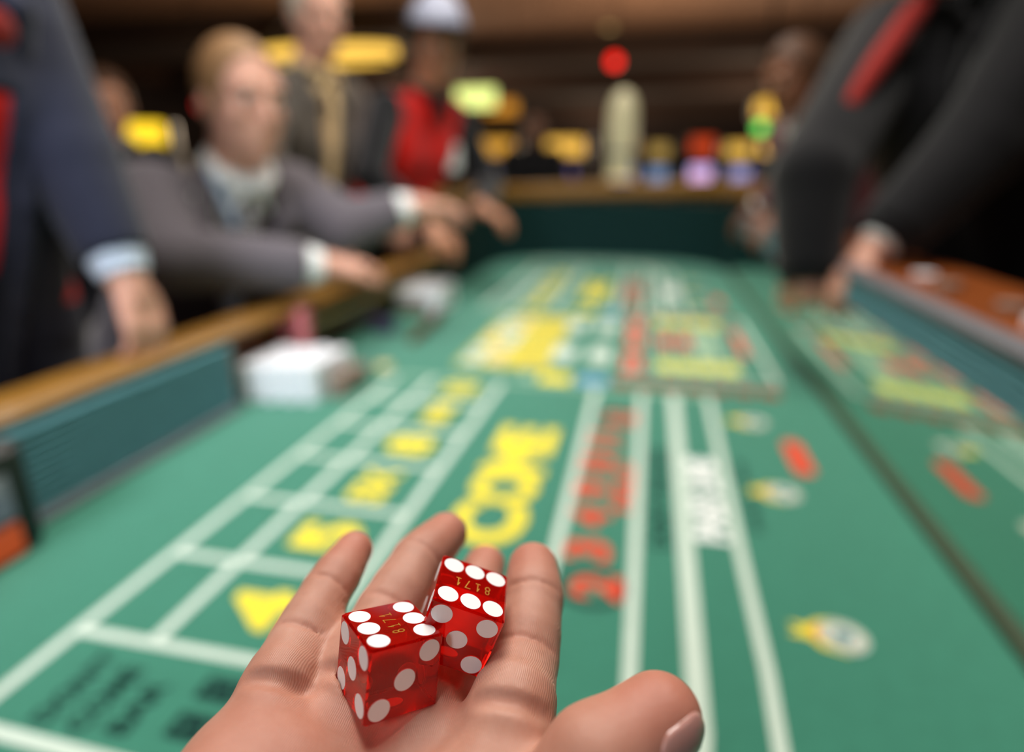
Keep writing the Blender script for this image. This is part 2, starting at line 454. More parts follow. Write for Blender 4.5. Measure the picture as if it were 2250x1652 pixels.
# ---- print on the felt (flat ink a hair above the cloth)
PZ = Z + .0006; N_PRINT = 0


def link_print(name, me, m, loc=(0, 0), rz=0.0, lift=0.0, par=None):
    global N_PRINT
    N_PRINT += 1; o = link(name, me, m, felt, world=False); o.location = (loc[0], loc[1], PZ + lift + (N_PRINT % 17) * 1.1e-5); o.rotation_euler = (0, 0, rz)
    return o


def rect(name, x0, x1, y0, y1, m, lift=0.0):
    return link_print(name, mesh(name, [(x0, y0, 0), (x1, y0, 0), (x1, y1, 0), (x0, y1, 0)], [[0, 1, 2, 3]]), m, lift=lift)


def poly(name, pts, m, lift=0.0):
    return link_print(name, mesh(name, [(x, y, 0) for x, y in pts], [list(range(len(pts)))]), m, lift=lift)


def band(name, pts, w_, m, lift=0.0):
    v = []; f = []; P = [np.array(p) for p in pts]; n = len(P)
    for i in range(n):
        t = nz(P[min(i + 1, n - 1)] - P[max(i - 1, 0)]); nn = np.array([-t[1], t[0]]) * w_ / 2
        v += [(*(P[i] + nn), 0), (*(P[i] - nn), 0)]
    for i in range(n - 1): f.append([2 * i, 2 * i + 1, 2 * i + 3, 2 * i + 2])
    return link_print(name, mesh(name, v, f), m, lift=lift)


def disc(name, x, y, rx, ry, m, lift=0.0, n=28):
    return poly(name, [(x + rx * math.cos(2 * PI * i / n), y + ry * math.sin(2 * PI * i / n)) for i in range(n)], m, lift)


def word(s, x, y, wid, hei, m, name='printed_word', off=.03, lift=.0003, flip=False):
    return link_print(name, text_me(s, wid, hei, off), m, (x, y), PI / 2 if not flip else PI / 2, lift)


CY = 1.67
def half(mir):
    Y = (lambda y: 2 * CY - y) if mir else (lambda y: y)
    xs = [-.551, -.461, -.300, -.086, .012]
    lw = .0135
    ynear = .20
    for x in xs[1:3]: band('boundary_line', [(x, Y(.412)), (x, Y(1.275))], lw, M_white)
    band('boundary_line', [(xs[0], Y(.225)), (xs[0], Y(1.275))], lw, M_white)
    band('boundary_line', [(xs[2], Y(.225)), (xs[2], Y(.412))], lw, M_white)
    band('boundary_line', [(xs[3], Y(.16)), (xs[3], Y(1.275))], lw, M_white)
    band('boundary_line', [(xs[4], Y(.16)), (xs[4], Y(1.275))], lw, M_white)
    # don't pass / pass line sweep round the end of the table
    band('boundary_line', [(.079, Y(1.275)), (.074, Y(.6)), (.072, Y(.42)), (.060, Y(.32)), (.02, Y(.22)), (-.06, Y(.15)), (-.2, Y(.12)), (-.6, Y(.11))], .020, M_white)
    band('boundary_line', [(.150, Y(1.275)), (.141, Y(.7)), (.140, Y(.5)), (.134, Y(.38)), (.115, Y(.26)), (.07, Y(.15)), (0, Y(.08)), (-.2, Y(.03)), (-.6, Y(.02))], .013, M_white)
    for y in (.412, .552, .696, .839, .980, 1.125): band('boundary_line', [(xs[0], Y(y)), (xs[2], Y(y))], lw * .9, M_white)
    band('boundary_line', [(xs[0] - .01, Y(1.275)), (.155, Y(1.275))], .014, mat('faded white print', (150, 186, 160), .9, var=.05))
    band('boundary_line', [(xs[0], Y(.296)), (xs[2], Y(.290))], .013, M_white)
    for s, y, wd, ht in (('4', .480, .062, .088), ('5', .622, .070, .088), ('SIX', .766, .098, .058), ('8', .914, .070, .082), ('NINE', 1.066, .105, .050), ('10', 1.215, .078, .080)):
        word(s, -.379, Y(y), wd, ht, M_yellow, 'printed_number', .045)
    poly('printed_letter', [(-.185 - .052 + (1 - b) * .104, Y(.897) + (a - .5) * .105) for a, b in ((0, 0), (.26, 0), (.26, .55), (.5, .18), (.74, .55), (.74, 0), (1, 0), (1, 1), (.76, 1), (.5, .60), (.24, 1), (0, 1))], M_yellow, .0003)
    for s, y in zip('COE', (.700, .803, .982)): word(s, -.185, Y(y), .104 if s != 'M' else .100, .104, M_yellow, 'printed_letter', .045 if s != 'M' else .028)
    for s, y, x in (('2', .594, -.030), ('3', .664, -.046), ('4', .743, -.050), ('9', .820, -.053), ('10', .909, -.054), ('11', 1.006, -.050), ('12', 1.115, -.026)):
        if s in ('2', '12'):
            v = []
            for i in range(28):
                a = 2 * PI * i / 28; v += [(.042 * math.cos(a), .036 * math.sin(a), 0), (.034 * math.cos(a), .028 * math.sin(a), 0)]
            link_print('printed_ring', mesh('printed_ring', v, [[2 * i, 2 * i + 1, (2 * i + 3) % 56, (2 * i + 2) % 56] for i in range(28)]), M_dark, (x - .006, Y(y)))
        word(s, x, Y(y), .045 if len(s) == 1 else .060, .058, M_red, 'printed_number', .04)
    word('FIELD', -.008, Y(.845), .150, .026, M_red, off=.03)
    word("DON'T PASS BAR", .043, Y(.84), .30, .028, M_dark, off=.02)
    word('PASS LINE', .110, Y(.84), .245, .046, mat('bright white print', (240, 244, 240), .9, var=.02), off=.06)
    word('PASS LINE', .172, Y(.86), .21, .014, M_dark, off=.02)
    word("DON'T", -.487, Y(.350), .080, .022, M_dark, off=.03)
    word('COME', -.450, Y(.345), .072, .022, M_dark, off=.03)
    word('BAR', -.413, Y(.342), .056, .022, M_dark, off=.03)
    for dx, dy in ((-.350, .334), (-.352, .374)):
        rect('printed_dice', dx - .022, dx + .022, Y(dy) - .013, Y(dy) + .013, M_dark)
        for k in (-1, 1): disc('printed_pip', dx + k * .011, Y(dy), .003, .003, M_felt, .0003)
    for y in (.568, .869, 1.147):
        x = .222; y = Y(y); q = .80
        poly('printed_flame', [(x + a * q, y + b * q) for a, b in ((.002, .032), (-.026, .026), (-.040, .012), (-.062, .016), (-.050, .002), (-.066, -.008), (-.040, -.010), (-.028, -.026), (.002, -.033))], M_yellow)
        poly('printed_flame', [(x + a * q, y + b * q) for a, b in ((0, .026), (-.024, .018), (-.040, .003), (-.024, -.018), (0, -.026))], M_orange, .0002)
        for r_, m_, l_ in ((.030, mat('pale grey green print', (176, 200, 188), .9), .0004), (.024, mat('pink print', (214, 180, 160), .9), .0006), (.020, M_white, .0008), (.012, mat('slate print', (70, 120, 130), .9), .0010)):
            disc('printed_badge', x + .002, y, r_ * q, r_ * q, m_, l_)
    x, y = .2715, Y(1.005)
    poly('printed_bar', [(x + a, y + b) for a, b in arc(0, .05, .016, 0, PI) + arc(0, -.05, .016, PI, 2 * PI)], M_red)


half(False); half(True)
# centre proposition bets
M_syel = mat('soft gold print', (226, 206, 70), .9)
rect('printed_panel', -.445, -.215, 1.395, 1.955, mat('mottled green print', (128, 160, 100), .9))
for k in range(5): rect('boundary_line', -.447 + .0573 * k, -.443 + .0573 * k, 1.39, 1.96, M_syel, .0003)
for y in (1.39, 1.575, 1.765, 1.955): rect('boundary_line', -.448, -.213, y - .005, y + .005, M_syel, .0003)
for yi, y in enumerate((1.485, 1.67, 1.86)):
    for xi, x in enumerate((-.415, -.358)):
        for s in (-1, 1): rect('printed_dice', x - .021, x + .021, y + s * .042 - .034, y + s * .042 + .034, M_cream if (xi + yi) % 2 else M_white, .0003)
        disc('printed_pip', x, y, .012, .016, M_brownred, .0005)
    rect('printed_panel', -.327, -.276, y - .075, y + .075, M_syel, .0003); rect('printed_panel', -.268, -.222, y - .075, y + .075, M_syel, .0003)
    for k in (-1, 1): rect('printed_stripe', -.32, -.228, y + k * .03 - .004, y + k * .03 + .004, M_dark, .0005)
for x in (-.192, -.098):
    for y in (1.545, 1.86):
        rect('printed_dice', x - .028, x + .028, y - .07, y + .07, M_white, .0003)
        for k in (-1, 1): disc('printed_pip', x, y + k * .03, .008, .010, M_grey, .0005)
for y in (1.49, 1.71, 1.90):
    rect('printed_panel', -.036, .008, y - .075, y + .075, M_red, .0003); rect('printed_stripe', -.018, -.010, y - .06, y + .06, M_white, .0005)
for k in range(5):
    rect('boundary_line', .040 + .05 * k, .044 + .05 * k, 1.42, 2.0, M_white, .0002)
for k in range(4):
    for y in (1.485, 1.945): rect('printed_panel', .047 + .05 * k, .087 + .05 * k, y - .045, y + .045, mat('soft yellow print', (220, 216, 96), .9), .0003)
for x in (.068, .122): rect('printed_panel', x - .018, x + .018, 1.665, 1.775, M_red, .0003)
for k in range(3): rect('printed_stripe', .150 + .022 * k, .162 + .022 * k, 1.56, 1.86, mat('pale green print', (170, 200, 166), .9), .0003)
rect('printed_panel', .262, .282, 1.61, 1.87, M_red, .0003)
rect('boundary_line', .305, .316, 1.39, 2.0, M_white, .0002)
rect('boundary_line', -.06, .31, 1.385, 1.395, M_white, .0002); rect('boundary_line', -.06, .31, 1.995, 2.005, M_white, .0002)
for yy in (1.325, 2.035):
    for k in range(7): disc('printed_badge', -.03 + .052 * k, yy, .022, .028, M_brownred, .0003)
for yy in (1.33, 2.06):
    rect('printed_panel', -.222, -.150, yy - .034, yy + .034, M_yellow, .0003); rect('printed_panel', -.136, -.066, yy - .030, yy + .030, M_blue, .0003)
    rect('printed_panel', -.262, -.236, yy - .022, yy + .022, mat('faded white print', (150, 186, 160), .9), .0003)

# ------------------------------------------------------------------ table sign on the left wall
M_scr = screen_mat('picture screen', (96, 120, 150), (176, 186, 176), .28, 30)
M_oscr = mat('orange screen band', (60, 20, 8), .4, emit=(240, 96, 36), es=.42)
sg = thing('table_sign', (XL + .045, .46, Z), 'black framed table sign with orange band on the left inner wall', 'sign')
MB().box((XL + .034, .41, Z + .072), (.036, .27, .150), .012).build('sign_frame', M_black, sg)
MB().box((XL + .052, .41, Z + .027), (.004, .20, .040), .001).build('orange_band', M_oscr, sg)
MB().box((XL + .052, .41, Z + .082), (.004, .20, .056), .001).build('picture_panel', M_scr, sg)

# ------------------------------------------------------------------ chips
def chip_stack_me(n, r=.0195, t=.0033, wob=.0004):
    mb = MB(); pr = []
    for i in range(n):
        z = i * t; pr += [(r - .0006, z), (r, z + .0005), (r, z + t - .0005), (r - .0006, z + t)]
    mb.lathe((0, 0, 0), pr, 20); return mb.me('chip_stack', False)


def chip_mat(name, c, c2):
    m = bpy.data.materials.new(name); m.use_nodes = True; nt = m.node_tree; b = nt.nodes['Principled BSDF']; L = nt.links.new
    tc = nt.nodes.new('ShaderNodeTexCoord'); g = nt.nodes.new('ShaderNodeTexGradient'); g.gradient_type = 'RADIAL'; L(tc.outputs['Object'], g.inputs['Vector'])
    mu = nt.nodes.new('ShaderNodeMath'); mu.operation = 'MULTIPLY'; mu.inputs[1].default_value = 6; L(g.outputs['Fac'], mu.inputs[0])
    fr = nt.nodes.new('ShaderNodeMath'); fr.operation = 'FRACT'; L(mu.outputs[0], fr.inputs[0])
    lt = nt.nodes.new('ShaderNodeMath'); lt.operation = 'LESS_THAN'; lt.inputs[1].default_value = .22; L(fr.outputs[0], lt.inputs[0])
    mx = nt.nodes.new('ShaderNodeMix'); mx.data_type = 'RGBA'; L(lt.outputs[0], mx.inputs[0]); mx.inputs[6].default_value = lin(c) + (1,); mx.inputs[7].default_value = lin(c2) + (1,)
    L(mx.outputs[2], b.inputs['Base Color']); b.inputs['Roughness'].default_value = .5
    return m


C_white = chip_mat('white chip', (250, 250, 252), (226, 232, 246)); C_grey = chip_mat('grey tan chip', (150, 128, 112), (112, 100, 96))
C_red = chip_mat('pink red chip', (196, 78, 92), (226, 190, 186)); C_purple = chip_mat('purple chip', (76, 60, 110), (120, 110, 140)); C_blk = chip_mat('dark chip', (60, 40, 34), (120, 90, 70))
stack_cache = {}


def stack(x, y, z, n, m, label, group):
    k = (n, m.name)
    if k not in stack_cache:
        me = chip_stack_me(n); me.materials.append(m); stack_cache[k] = me
    o = bpy.data.objects.new('chip_stack', stack_cache[k]); COL.objects.link(o); o.location = (x, y, z); o.rotation_euler = (0, 0, random.uniform(0, 6))
    tag(o, label, 'chips', group); return o


ORD = ('first', 'second', 'third', 'fourth', 'fifth')
for j in range(4):
    for i in range(4):
        stack(-.786 + .0415 * i + .002 * j, 1.062 + .0415 * j + .006 * i, Z + .0006, random.choice((23, 24, 24)), C_white, 'white chip stack in the near bank, %s row from the camera, %s from the left' % (ORD[j], ORD[i]), 'white chip stacks of the near bank')
for j in range(3): stack(-.616 + .002 * j, 1.12 + .0415 * j, Z + .0006, 15 - j, C_grey, 'grey tan chip stack right of the near white bank, %s from the camera' % ORD[j], 'grey chip stacks beside the white bank')
stack(-.815, 1.250, Z + .0006, 46, C_red, 'tall pink red chip stack behind the near white bank, left of its pair', 'pink red chip stacks behind the white bank')
stack(-.773, 1.256, Z + .0006, 46, C_red, 'tall pink red chip stack behind the near white bank, right of its pair', 'pink red chip stacks behind the white bank')
stack(-.8145, 1.0315, Z + .0006, 12, C_blk, 'short dark chip stack under a tan one left of the white bank', None)
stack(-.8145, 1.0315, Z + .0006 + 12 * .0033, 20, C_grey, 'tan chip stack on a dark stack left of the white bank', None)
for i in range(2): stack(-.775 + .042 * i, 1.66, Z + .0006, 12, C_purple, 'purple chip stack between the two chip banks, %s of two' % ('left', 'right')[i], 'purple chip stacks')
for j in range(5):
    for i in range(4):
        x, y = -.805 + .0415 * i, 1.92 + .0415 * j
        where = 'far bank, %s row from camera, %s from left' % (ORD[j], ORD[i])
        if j == 0 and i < 3:
            stack(x, y, Z + .0006, 15, C_grey, 'grey chip stack under white, ' + where, 'grey chip stacks of the far bank')
            stack(x, y, Z + .0006 + 15 * .0033, 10, C_white, 'white chips atop grey, ' + where, 'white chip stacks of the far bank')
        else: stack(x, y, Z + .0006, 25, C_white, 'white chip stack, ' + where, 'white chip stacks of the far bank')
k = stack(-.602, 1.315, Z + .0006, 3, chip_mat('cream puck', (226, 206, 150), (200, 180, 120)), 'small cream puck lying on felt right of the near bank', None); k.name = 'puck'
st = thing('wooden_stick', (-.625, 1.70, Z), 'short brown wooden stick lying on felt before the far bank', 'stick')
MB().tube([(-.615, 1.54, Z + .0125), (-.622, 1.63, Z + .0135), (-.630, 1.72, Z + .0145), (-.640, 1.84, Z + .0165)], [.011, .012, .013, .015]).build('shaft', mat('dark brown wood', (96, 60, 24), .5, var=.2), st, smooth=True)
MB().tube([(-.640, 1.84, Z + .0185), (-.643, 1.875, Z + .0185)], [.017, .014]).build('end_knob', mat('darker brown wood', (60, 36, 16), .5, var=.2), st, smooth=True)
# chips lying on the player rail
for i, (y, n) in enumerate(((.84, 4), (.95, 3), (1.10, 4), (1.24, 2), (1.75, 5), (2.3, 5))):
    stack(XR + .085 + .02 * (i % 2), y, Z + .2725, n, C_grey if i % 3 else C_white, ('nearest', 'second nearest', 'third nearest', 'fourth nearest', 'fifth nearest', 'farthest')[i] + ' short pile of pale chips on the right wooden rail', None)
# pale column standing at the far end
CZ = .024
cl = thing('cream_column', (-.165, FL + .06, Z + .388 + CZ), 'tall cream rounded column standing on the far end rail', 'lamp')
M_crm = mat('cream frosted glass', (206, 198, 160), .35, var=.05, emit=(206, 198, 160), es=.10)  # faint even glow added to the column's cream colour
MB().lathe((-.165, FL + .06, Z + .418 + CZ), [(.066, 0), (.070, .10), (.076, .22), (.076, .30), (.070, .35), (.055, .395), (.03, .42), (.008, .427)], 24).build('column_shaft', M_crm, cl, smooth=True)
MB().lathe((-.165, FL + .06, Z + .389 + CZ), [(.085, 0), (.085, .012), (.074, .020), (.070, .030)], 24).build('base', M_tan, cl, smooth=True)
MB().lathe((-.165, FL + .06, Z + .52 + CZ), [(.0745, 0), (.0775, .004), (.0775, .016), (.0745, .02)], 24).build('band', M_grey, cl, smooth=True)

# ------------------------------------------------------------------ dice
H = .0095
M_die = bpy.data.materials.new('red clear celluloid'); M_die.use_nodes = True
_b = M_die.node_tree.nodes['Principled BSDF']; _b.inputs['Base Color'].default_value = (.95, .006, .003, 1); _b.inputs['Roughness'].default_value = .02
_b.inputs['Specular IOR Level'].default_value = .22; _b.inputs['Transmission Weight'].default_value = .82; _b.inputs['IOR'].default_value = 1.49
M_pip = mat('white pip', (250, 250, 250), .35, var=.0)
M_gold = mat('gold foil', (214, 168, 70), .3, .8, var=.05)


def cube_me():
    mb = MB().box((0, 0, 0), (2 * H, 2 * H, 2 * H), .0005); return mb.me('die', False)


die_mesh = cube_me(); die_mesh.materials.append(M_die)
pip_mesh = MB().lathe((0, 0, 0), [(.00272, -.0005), (.00272, .00002), (.0026, .00004)], 32).me('pip', False); pip_mesh.materials.append(M_pip)
def digits_me(h=.0029, w_=.0013, gap=.0027, t=.00026):
    """thin stamped figures 8 1 7 1 drawn as strokes"""
    one = [[(-.6, .62), (.05, 1), (.05, 0)], [(-.75, 0), (.85, 0)]]
    seven = [[(-1, 1), (1, 1), (-.3, 0)]]
    loop = lambda cy, rx, ry: [(rx * math.sin(k * PI / 8), cy + ry * math.cos(k * PI / 8)) for k in range(17)]
    eight = [loop(.75, .72, .25), loop(.26, .9, .26)]
    v = []; f = []
    for n, g in enumerate((eight, one, seven, one)):
        for line in g:
            P = [np.array(((n - 1.5) * gap + x * w_ / 2, (y - .5) * h)) for x, y in line]
            for p, q in zip(P[:-1], P[1:]):
                d = nz(q - p) * t / 2; m_ = np.array((-d[1], d[0])); k = len(v); z = .00003 + .000001 * (k % 7)
                v += [(*(p - d + m_), z), (*(p - d - m_), z), (*(q + d - m_), z), (*(q + d + m_), z)]; f.append([k, k + 1, k + 2, k + 3])
    return mesh('serial_number', v, f)


num_mesh = digits_me(); num_mesh.materials.append(M_gold)
a = .0060
FACES = {6: [(-a, a), (0, a), (a, a), (-a, -a), (0, -a), (a, -a)], 1: [(0, 0)], 5: [(-a, -a), (a, -a), (0, 0), (-a, a), (a, a)], 2: [(-a, a), (a, -a)], 3: [(-a, -a), (0, 0), (a, a)], 4: [(-a, -a), (a, -a), (-a, a), (a, a)]}
NORM = {6: ((0, 0, 1), (1, 0, 0)), 1: ((0, 0, -1), (1, 0, 0)), 5: ((0, -1, 0), (1, 0, 0)), 2: ((0, 1, 0), (-1, 0, 0)), 3: ((1, 0, 0), (0, 1, 0)), 4: ((-1, 0, 0), (0, -1, 0))}


def die(c, R, label):
    r = thing('die', c, label, 'die', 'casino dice')
    r.matrix_world = Matrix.Translation(c) @ Matrix([list(map(float, q)) for q in R]).to_4x4()
    link('body', die_mesh, None, r, False)
    for n, pts in FACES.items():
        nn = Vector(NORM[n][0]); x = Vector(NORM[n][1]); y = nn.cross(x); B = Matrix((x, y, nn)).transposed().to_4x4()
        for p in pts:
            o = link('pip', pip_mesh, None, r, False); o.matrix_local = Matrix.Translation(nn * H + x * p[0] + y * p[1]) @ B
    o = link('serial_number', num_mesh, None, r, False); o.matrix_local = Matrix.Translation((0, 0, H)) @ Matrix.Rotation(PI, 4, 'Z')
    tag(o, 'gold 8171')
    return r


R1f = np.array([[0.6784, -0.7319, 0.0641], [0.7056, 0.6733, 0.2208], [-0.2048, -0.1046, 0.9732]])
R1 = R1f @ np.array([[0, 1, 0], [-1, 0, 0], [0, 0, 1]])
R2 = np.array([[0.9219, -0.1765, 0.345], [0.1612, 0.9842, 0.073], [-0.3524, -0.0117, 0.9358]])
D1 = np.array([-0.05616, 0.11341, 1.05477]); D2 = np.array([-0.04173, 0.12868, 1.05839])
die(D1, R1, 'red clear die nearest the camera, standing at the finger roots')
die(D2, R2, 'second red clear die behind the first, leaning on the index finger')

# ------------------------------------------------------------------ the open hand
M_hand = skin_mat('hand skin', (188, 133, 112), (204, 153, 133))


def px(u, v, d):   # joint of the hand, measured as image direction and depth, baked to metres
    return CAM + (Rv * (u - 1125) + Uv * (826 - v) + Fv * 1340) * d / 1340


FING = dict(
    little=[(-.081, .088, 1.036), px(600, 1525, .153), px(655, 1412, .167), px(716, 1300, .181), px(778, 1208, .196)],
    ring=[(-.064, .097, 1.030), px(775, 1500, .161), px(848, 1345, .177), px(918, 1232, .192), px(980, 1172, .206)],
    middle=[(-.045, .100, 1.028), px(930, 1510, .163), px(1000, 1395, .188), px(1042, 1300, .207), px(1066, 1242, .219)],
    index=[(-.024, .094, 1.031), px(1118, 1580, .149), px(1152, 1450, .165), px(1172, 1320, .180), px(1171, 1247, .192)])
RAD = dict(little=(.0105, .0086, .0076, .0069, .0060), ring=(.0118, .0096, .0084, .0079, .0071), middle=(.012, .0098, .0086, .0079, .0072), index=(.0122, .0108, .0090, .0084, .0078))
TH = [np.array((-.036, .040, 1.026)), px(1105, 1945, .124), px(1310, 1672, .129), px(1446, 1577, .135)]
TR = (.0155, .0118, .0106, .0096)
lo, hi = np.array((-.105, -.02, .99)), np.array((.03, .185, 1.085))
RES = .00075
F1 = Field(lo, hi, RES); F2 = Field(lo, hi, RES)
cuts = []; tips = []
for n, J in FING.items():
    r = RAD[n]; Fx = Field(lo, hi, RES)
    for i in range(4):
        Fx.add(cone(J[i], J[i + 1], r[i], r[i + 1]), .002)
        if i:   # fleshy pad on the palm side of each phalanx
            m = (np.array(J[i]) + np.array(J[i + 1])) / 2; up = nz(CAM - m)
            Fx.add(cone(m * .9 + np.array(J[i]) * .1 + up * r[i] * .20, m * .8 + np.array(J[i + 1]) * .2 + up * r[i] * .18, r[i] * .86, r[i + 1] * .84), .004)
    F1.v = np.minimum(F1.v, Fx.v) if False else (lambda a, d, k: np.minimum(a, d) - (np.clip(k - np.abs(a - d), 0, None) / k) ** 2 * k * .25)(F1.v, Fx.v, .0012)
    for i in (1, 2, 3):   # flexion creases
        ax = nz(np.array(J[i + 1]) - np.array(J[i - 1])); up = nz(CAM - J[i]); up = nz(up - ax * (up @ ax)); sd = np.cross(ax, up); rr = r[i] * 1.06
        pts = [np.array(J[i]) + (up * math.cos(t) + sd * math.sin(t)) * rr for t in np.linspace(-.9, .9, 7)]
        for p, q in zip(pts[:-1], pts[1:]): cuts.append((*cone(p, q, .0009, .0009), .003) if i == 1 else (*cone(p, q, .00035, .00035), .0009))
# palm: metacarpals, thenar and hypothenar pads, wrist and forearm
W = [np.array((-.072, .015, 1.028)), np.array((-.062, .012, 1.026)), np.array((-.052, .012, 1.026)), np.array((-.043, .015, 1.028))]
for w_, n in zip(W, ('little', 'ring', 'middle', 'index')): F2.add(cone(w_, FING[n][0], .0145, RAD[n][0] + .0006), .012)
F2.add(ell((-.082, .064, 1.037), (.0165, .036, .0165)), .014)          # hypothenar pad
F2.add(ell((-.034, .058, 1.034), (.019, .034, .0165)), .014)           # thenar pad
F2.add(ell((-.027, .096, 1.0370), (.0145, .013, .0115)), .007)          # pad below the index finger
F2.add(ell((-.078, .0915, 1.0395), (.0175, .0115, .0120)), .007)          # pad below the ring and little fingers
F2.add(cone((-.058, .018, 1.026), (-.056, -.02, 1.022), .024, .023), .012)
F2.add(cone(TH[0], TH[1], TR[0], TR[1]), .008)
F3 = Field(lo, hi, RES)
F3.add(cone(TH[1], TH[2], TR[1], TR[2]), .004); F3.add(cone(TH[2], TH[3], TR[2], TR[3]), .004)
tax = nz(TH[3] - TH[2])
sm = lambda a, d, k: np.minimum(a, d) - (np.clip(k - np.abs(a - d), 0, None) / k) ** 2 * k * .25
F2.v = sm(F2.v, F3.v, .003); F2.v = sm(F2.v, F1.v, .0055)
# web of skin between the fingers
for p, q in (('little', 'ring'), ('ring', 'middle'), ('middle', 'index')):
    a_, b_ = FING[p][1], FING[q][1]; m_ = (np.array(a_) + np.array(b_)) / 2 - np.array((0, .007, .004)); F2.add(ell(m_, (.009, .007, .006)), .006)
F2.add(ell(px(718, 1452, .170), (.011, .010, .008)), .008); F2.add(ell(px(1012, 1530, .172), (.010, .010, .008)), .008)
for c_ in cuts: F2.cut(c_[:3], c_[3])


def top_z(x, y):
    i = int((x - lo[0]) / RES); j = int((y - lo[1]) / RES); c_ = np.where(F2.v[i, j] < 0)[0]
    if not len(c_) or c_[-1] + 1 >= F2.v.shape[2]: return None
    k = c_[-1]; a_, b_ = F2.v[i, j, k], F2.v[i, j, k + 1]; return lo[2] + RES * (k + float(a_ / (a_ - b_)))


def palm_line(pts, depth=.0006):
    P = []
    for (x0, y0), (x1, y1) in zip(pts[:-1], pts[1:]):
        for t in np.linspace(0, 1, 6):
            x, y = x0 + (x1 - x0) * t, y0 + (y1 - y0) * t; z = top_z(x, y)
            if z is not None: P.append(np.array((lo[0] + RES * int((x - lo[0]) / RES), lo[1] + RES * int((y - lo[1]) / RES), z + depth * .55)))
    for p, q in zip(P[:-1], P[1:]):
        if np.linalg.norm(p - q) < .008: cut_later.append((*cone(p, q, depth, depth), .0016))


cut_later = []
palm_line([(-.014, .088), (-.030, .086), (-.045, .079), (-.056, .066), (-.060, .045), (-.058, .03)])
palm_line([(-.016, .090), (-.034, .088), (-.055, .084), (-.078, .070)])
for c_ in cut_later: F2.cut(c_[:3], c_[3])
for D, R in ((D1, R1), (D2, R2)): F2.cut(boxf(D, H + .00012, R.T), .0008)     # flesh yields where the dice press
P, Q = F2.surface(2)
hand = link('hand', mesh('hand', P, Q, True), M_hand)
tag(hand, 'open right palm held out over the felt carrying two red dice', 'hand')
me = hand.data; fl = me.attributes.new('flush', 'FLOAT', 'POINT')
val = np.zeros(len(P), np.float32)
for n, J in FING.items():
    val = np.maximum(val, .55 * np.exp(-(np.linalg.norm(P - J[4], axis=1) / .013) ** 2))
    for i in (1, 2, 3):
        ax = nz(np.array(J[i + 1]) - np.array(J[i - 1])); t = np.abs((P - J[i]) @ ax); rr = np.linalg.norm(P - J[i], axis=1)
        val = np.maximum(val, .13 * np.exp(-(t / .0013) ** 2) * np.exp(-(rr / .014) ** 6))
val = np.maximum(val, .6 * np.exp(-(np.linalg.norm(P - TH[3], axis=1) / .016) ** 2))
val = np.maximum(val, .30 * np.exp(-(np.linalg.norm((P - np.array((-.075, .085, 1.045))) / np.array((1, 1, 1)), axis=1) / .02) ** 2))
for c_ in cut_later:
    mid = (np.array(c_[1]) + np.array(c_[2])) / 2; dd = np.linalg.norm(P - mid, axis=1); val = np.maximum(val, .25 * np.exp(-(dd / .0016) ** 2))
fl.data.foreach_set('value', val)
# thumb nail
nrm = nz(Rv * .34 - Uv * .50 - Fv * .78); nrm = nz(nrm - tax * (nrm @ tax)); sd = np.cross(tax, nrm)
v = []; f = []; NI, NJ = 16, 15


def hand_edge(o, dr):
    t = np.arange(.003, .022, .00015); q = o + t[:, None] * dr; ix = ((q - lo) / RES); b_ = np.minimum(np.floor(ix).astype(int), np.array(F2.v.shape) - 2); fr_ = ix - b_; val_ = 0
    for c0 in (0, 1):
        for c1 in (0, 1):
            for c2 in (0, 1):
                w_ = np.abs(1 - c0 - fr_[:, 0]) * np.abs(1 - c1 - fr_[:, 1]) * np.abs(1 - c2 - fr_[:, 2]); val_ = val_ + w_ * F2.v[b_[:, 0] + c0, b_[:, 1] + c1, b_[:, 2] + c2]
    k = np.where(val_ > 0)[0]; return t[k[0]] if len(k) else t[-1]


for i in range(NI):
    u = i / (NI - 1); s_ = -.0065 + .0138 * u
    lim = .92 * (1 - .30 * max(0, (.3 - u) / .3) ** 2 - .25 * max(0, (u - .7) / .3) ** 2)
    for j in range(NJ):
        q = (j / (NJ - 1) - .5) * 2; ph = q * lim; o = TH[3] + tax * s_; dr = nrm * math.cos(ph) + sd * math.sin(ph)
        if s_ > .002: o = TH[3] + tax * .002; dr = nz(dr * .0094 + tax * (s_ - .002) * 1.15)
        v.append(o + dr * (hand_edge(o, dr) + .00035 * (1 - q ** 4)))
for i in range(NI - 1):
    for j in range(NJ - 1): f.append([i * NJ + j, i * NJ + j + 1, (i + 1) * NJ + j + 1, (i + 1) * NJ + j])
M_nail = mat('thumb nail', (206, 150, 140), .22, var=.04, scale=60, sss=.15, coat=.3)
nail = link('thumb_nail', mesh('thumb_nail', v, f, True), M_nail, hand)
sol = nail.modifiers.new('thickness', 'SOLIDIFY'); sol.thickness = .0005; sol.offset = -1
# shirt cuff and sleeve of the holder, out of frame below
MB().tube([(-.056, -.012, 1.022), (-.054, -.08, 1.012), (-.05, -.2, .995)], [.033, .036, .041], 24).build('sleeve', mat('dark grey sleeve', (50, 52, 58), .9, var=.1, scale=80), hand, smooth=True)

# ------------------------------------------------------------------ people
SK_fair = skin_mat('fair skin', (206, 150, 128), (220, 168, 146)); SK_tan = skin_mat('tan skin', (176, 122, 94), (190, 136, 106)); SK_dark = skin_mat('brown skin', (128, 84, 62), (140, 94, 70))
M_eye = mat('eye white', (226, 222, 214), .2, var=.02); M_iris = mat('dark iris', (30, 26, 24), .7, var=.02, spec=.1)
M_shoe = mat('black leather shoe', (20, 18, 17), .35, var=.1)


def cloth(name, c, **k): return mat(name, c, .9, var=.10, scale=60, bump=.2, bscale=400, sheen=.2, spec=.15, **k)


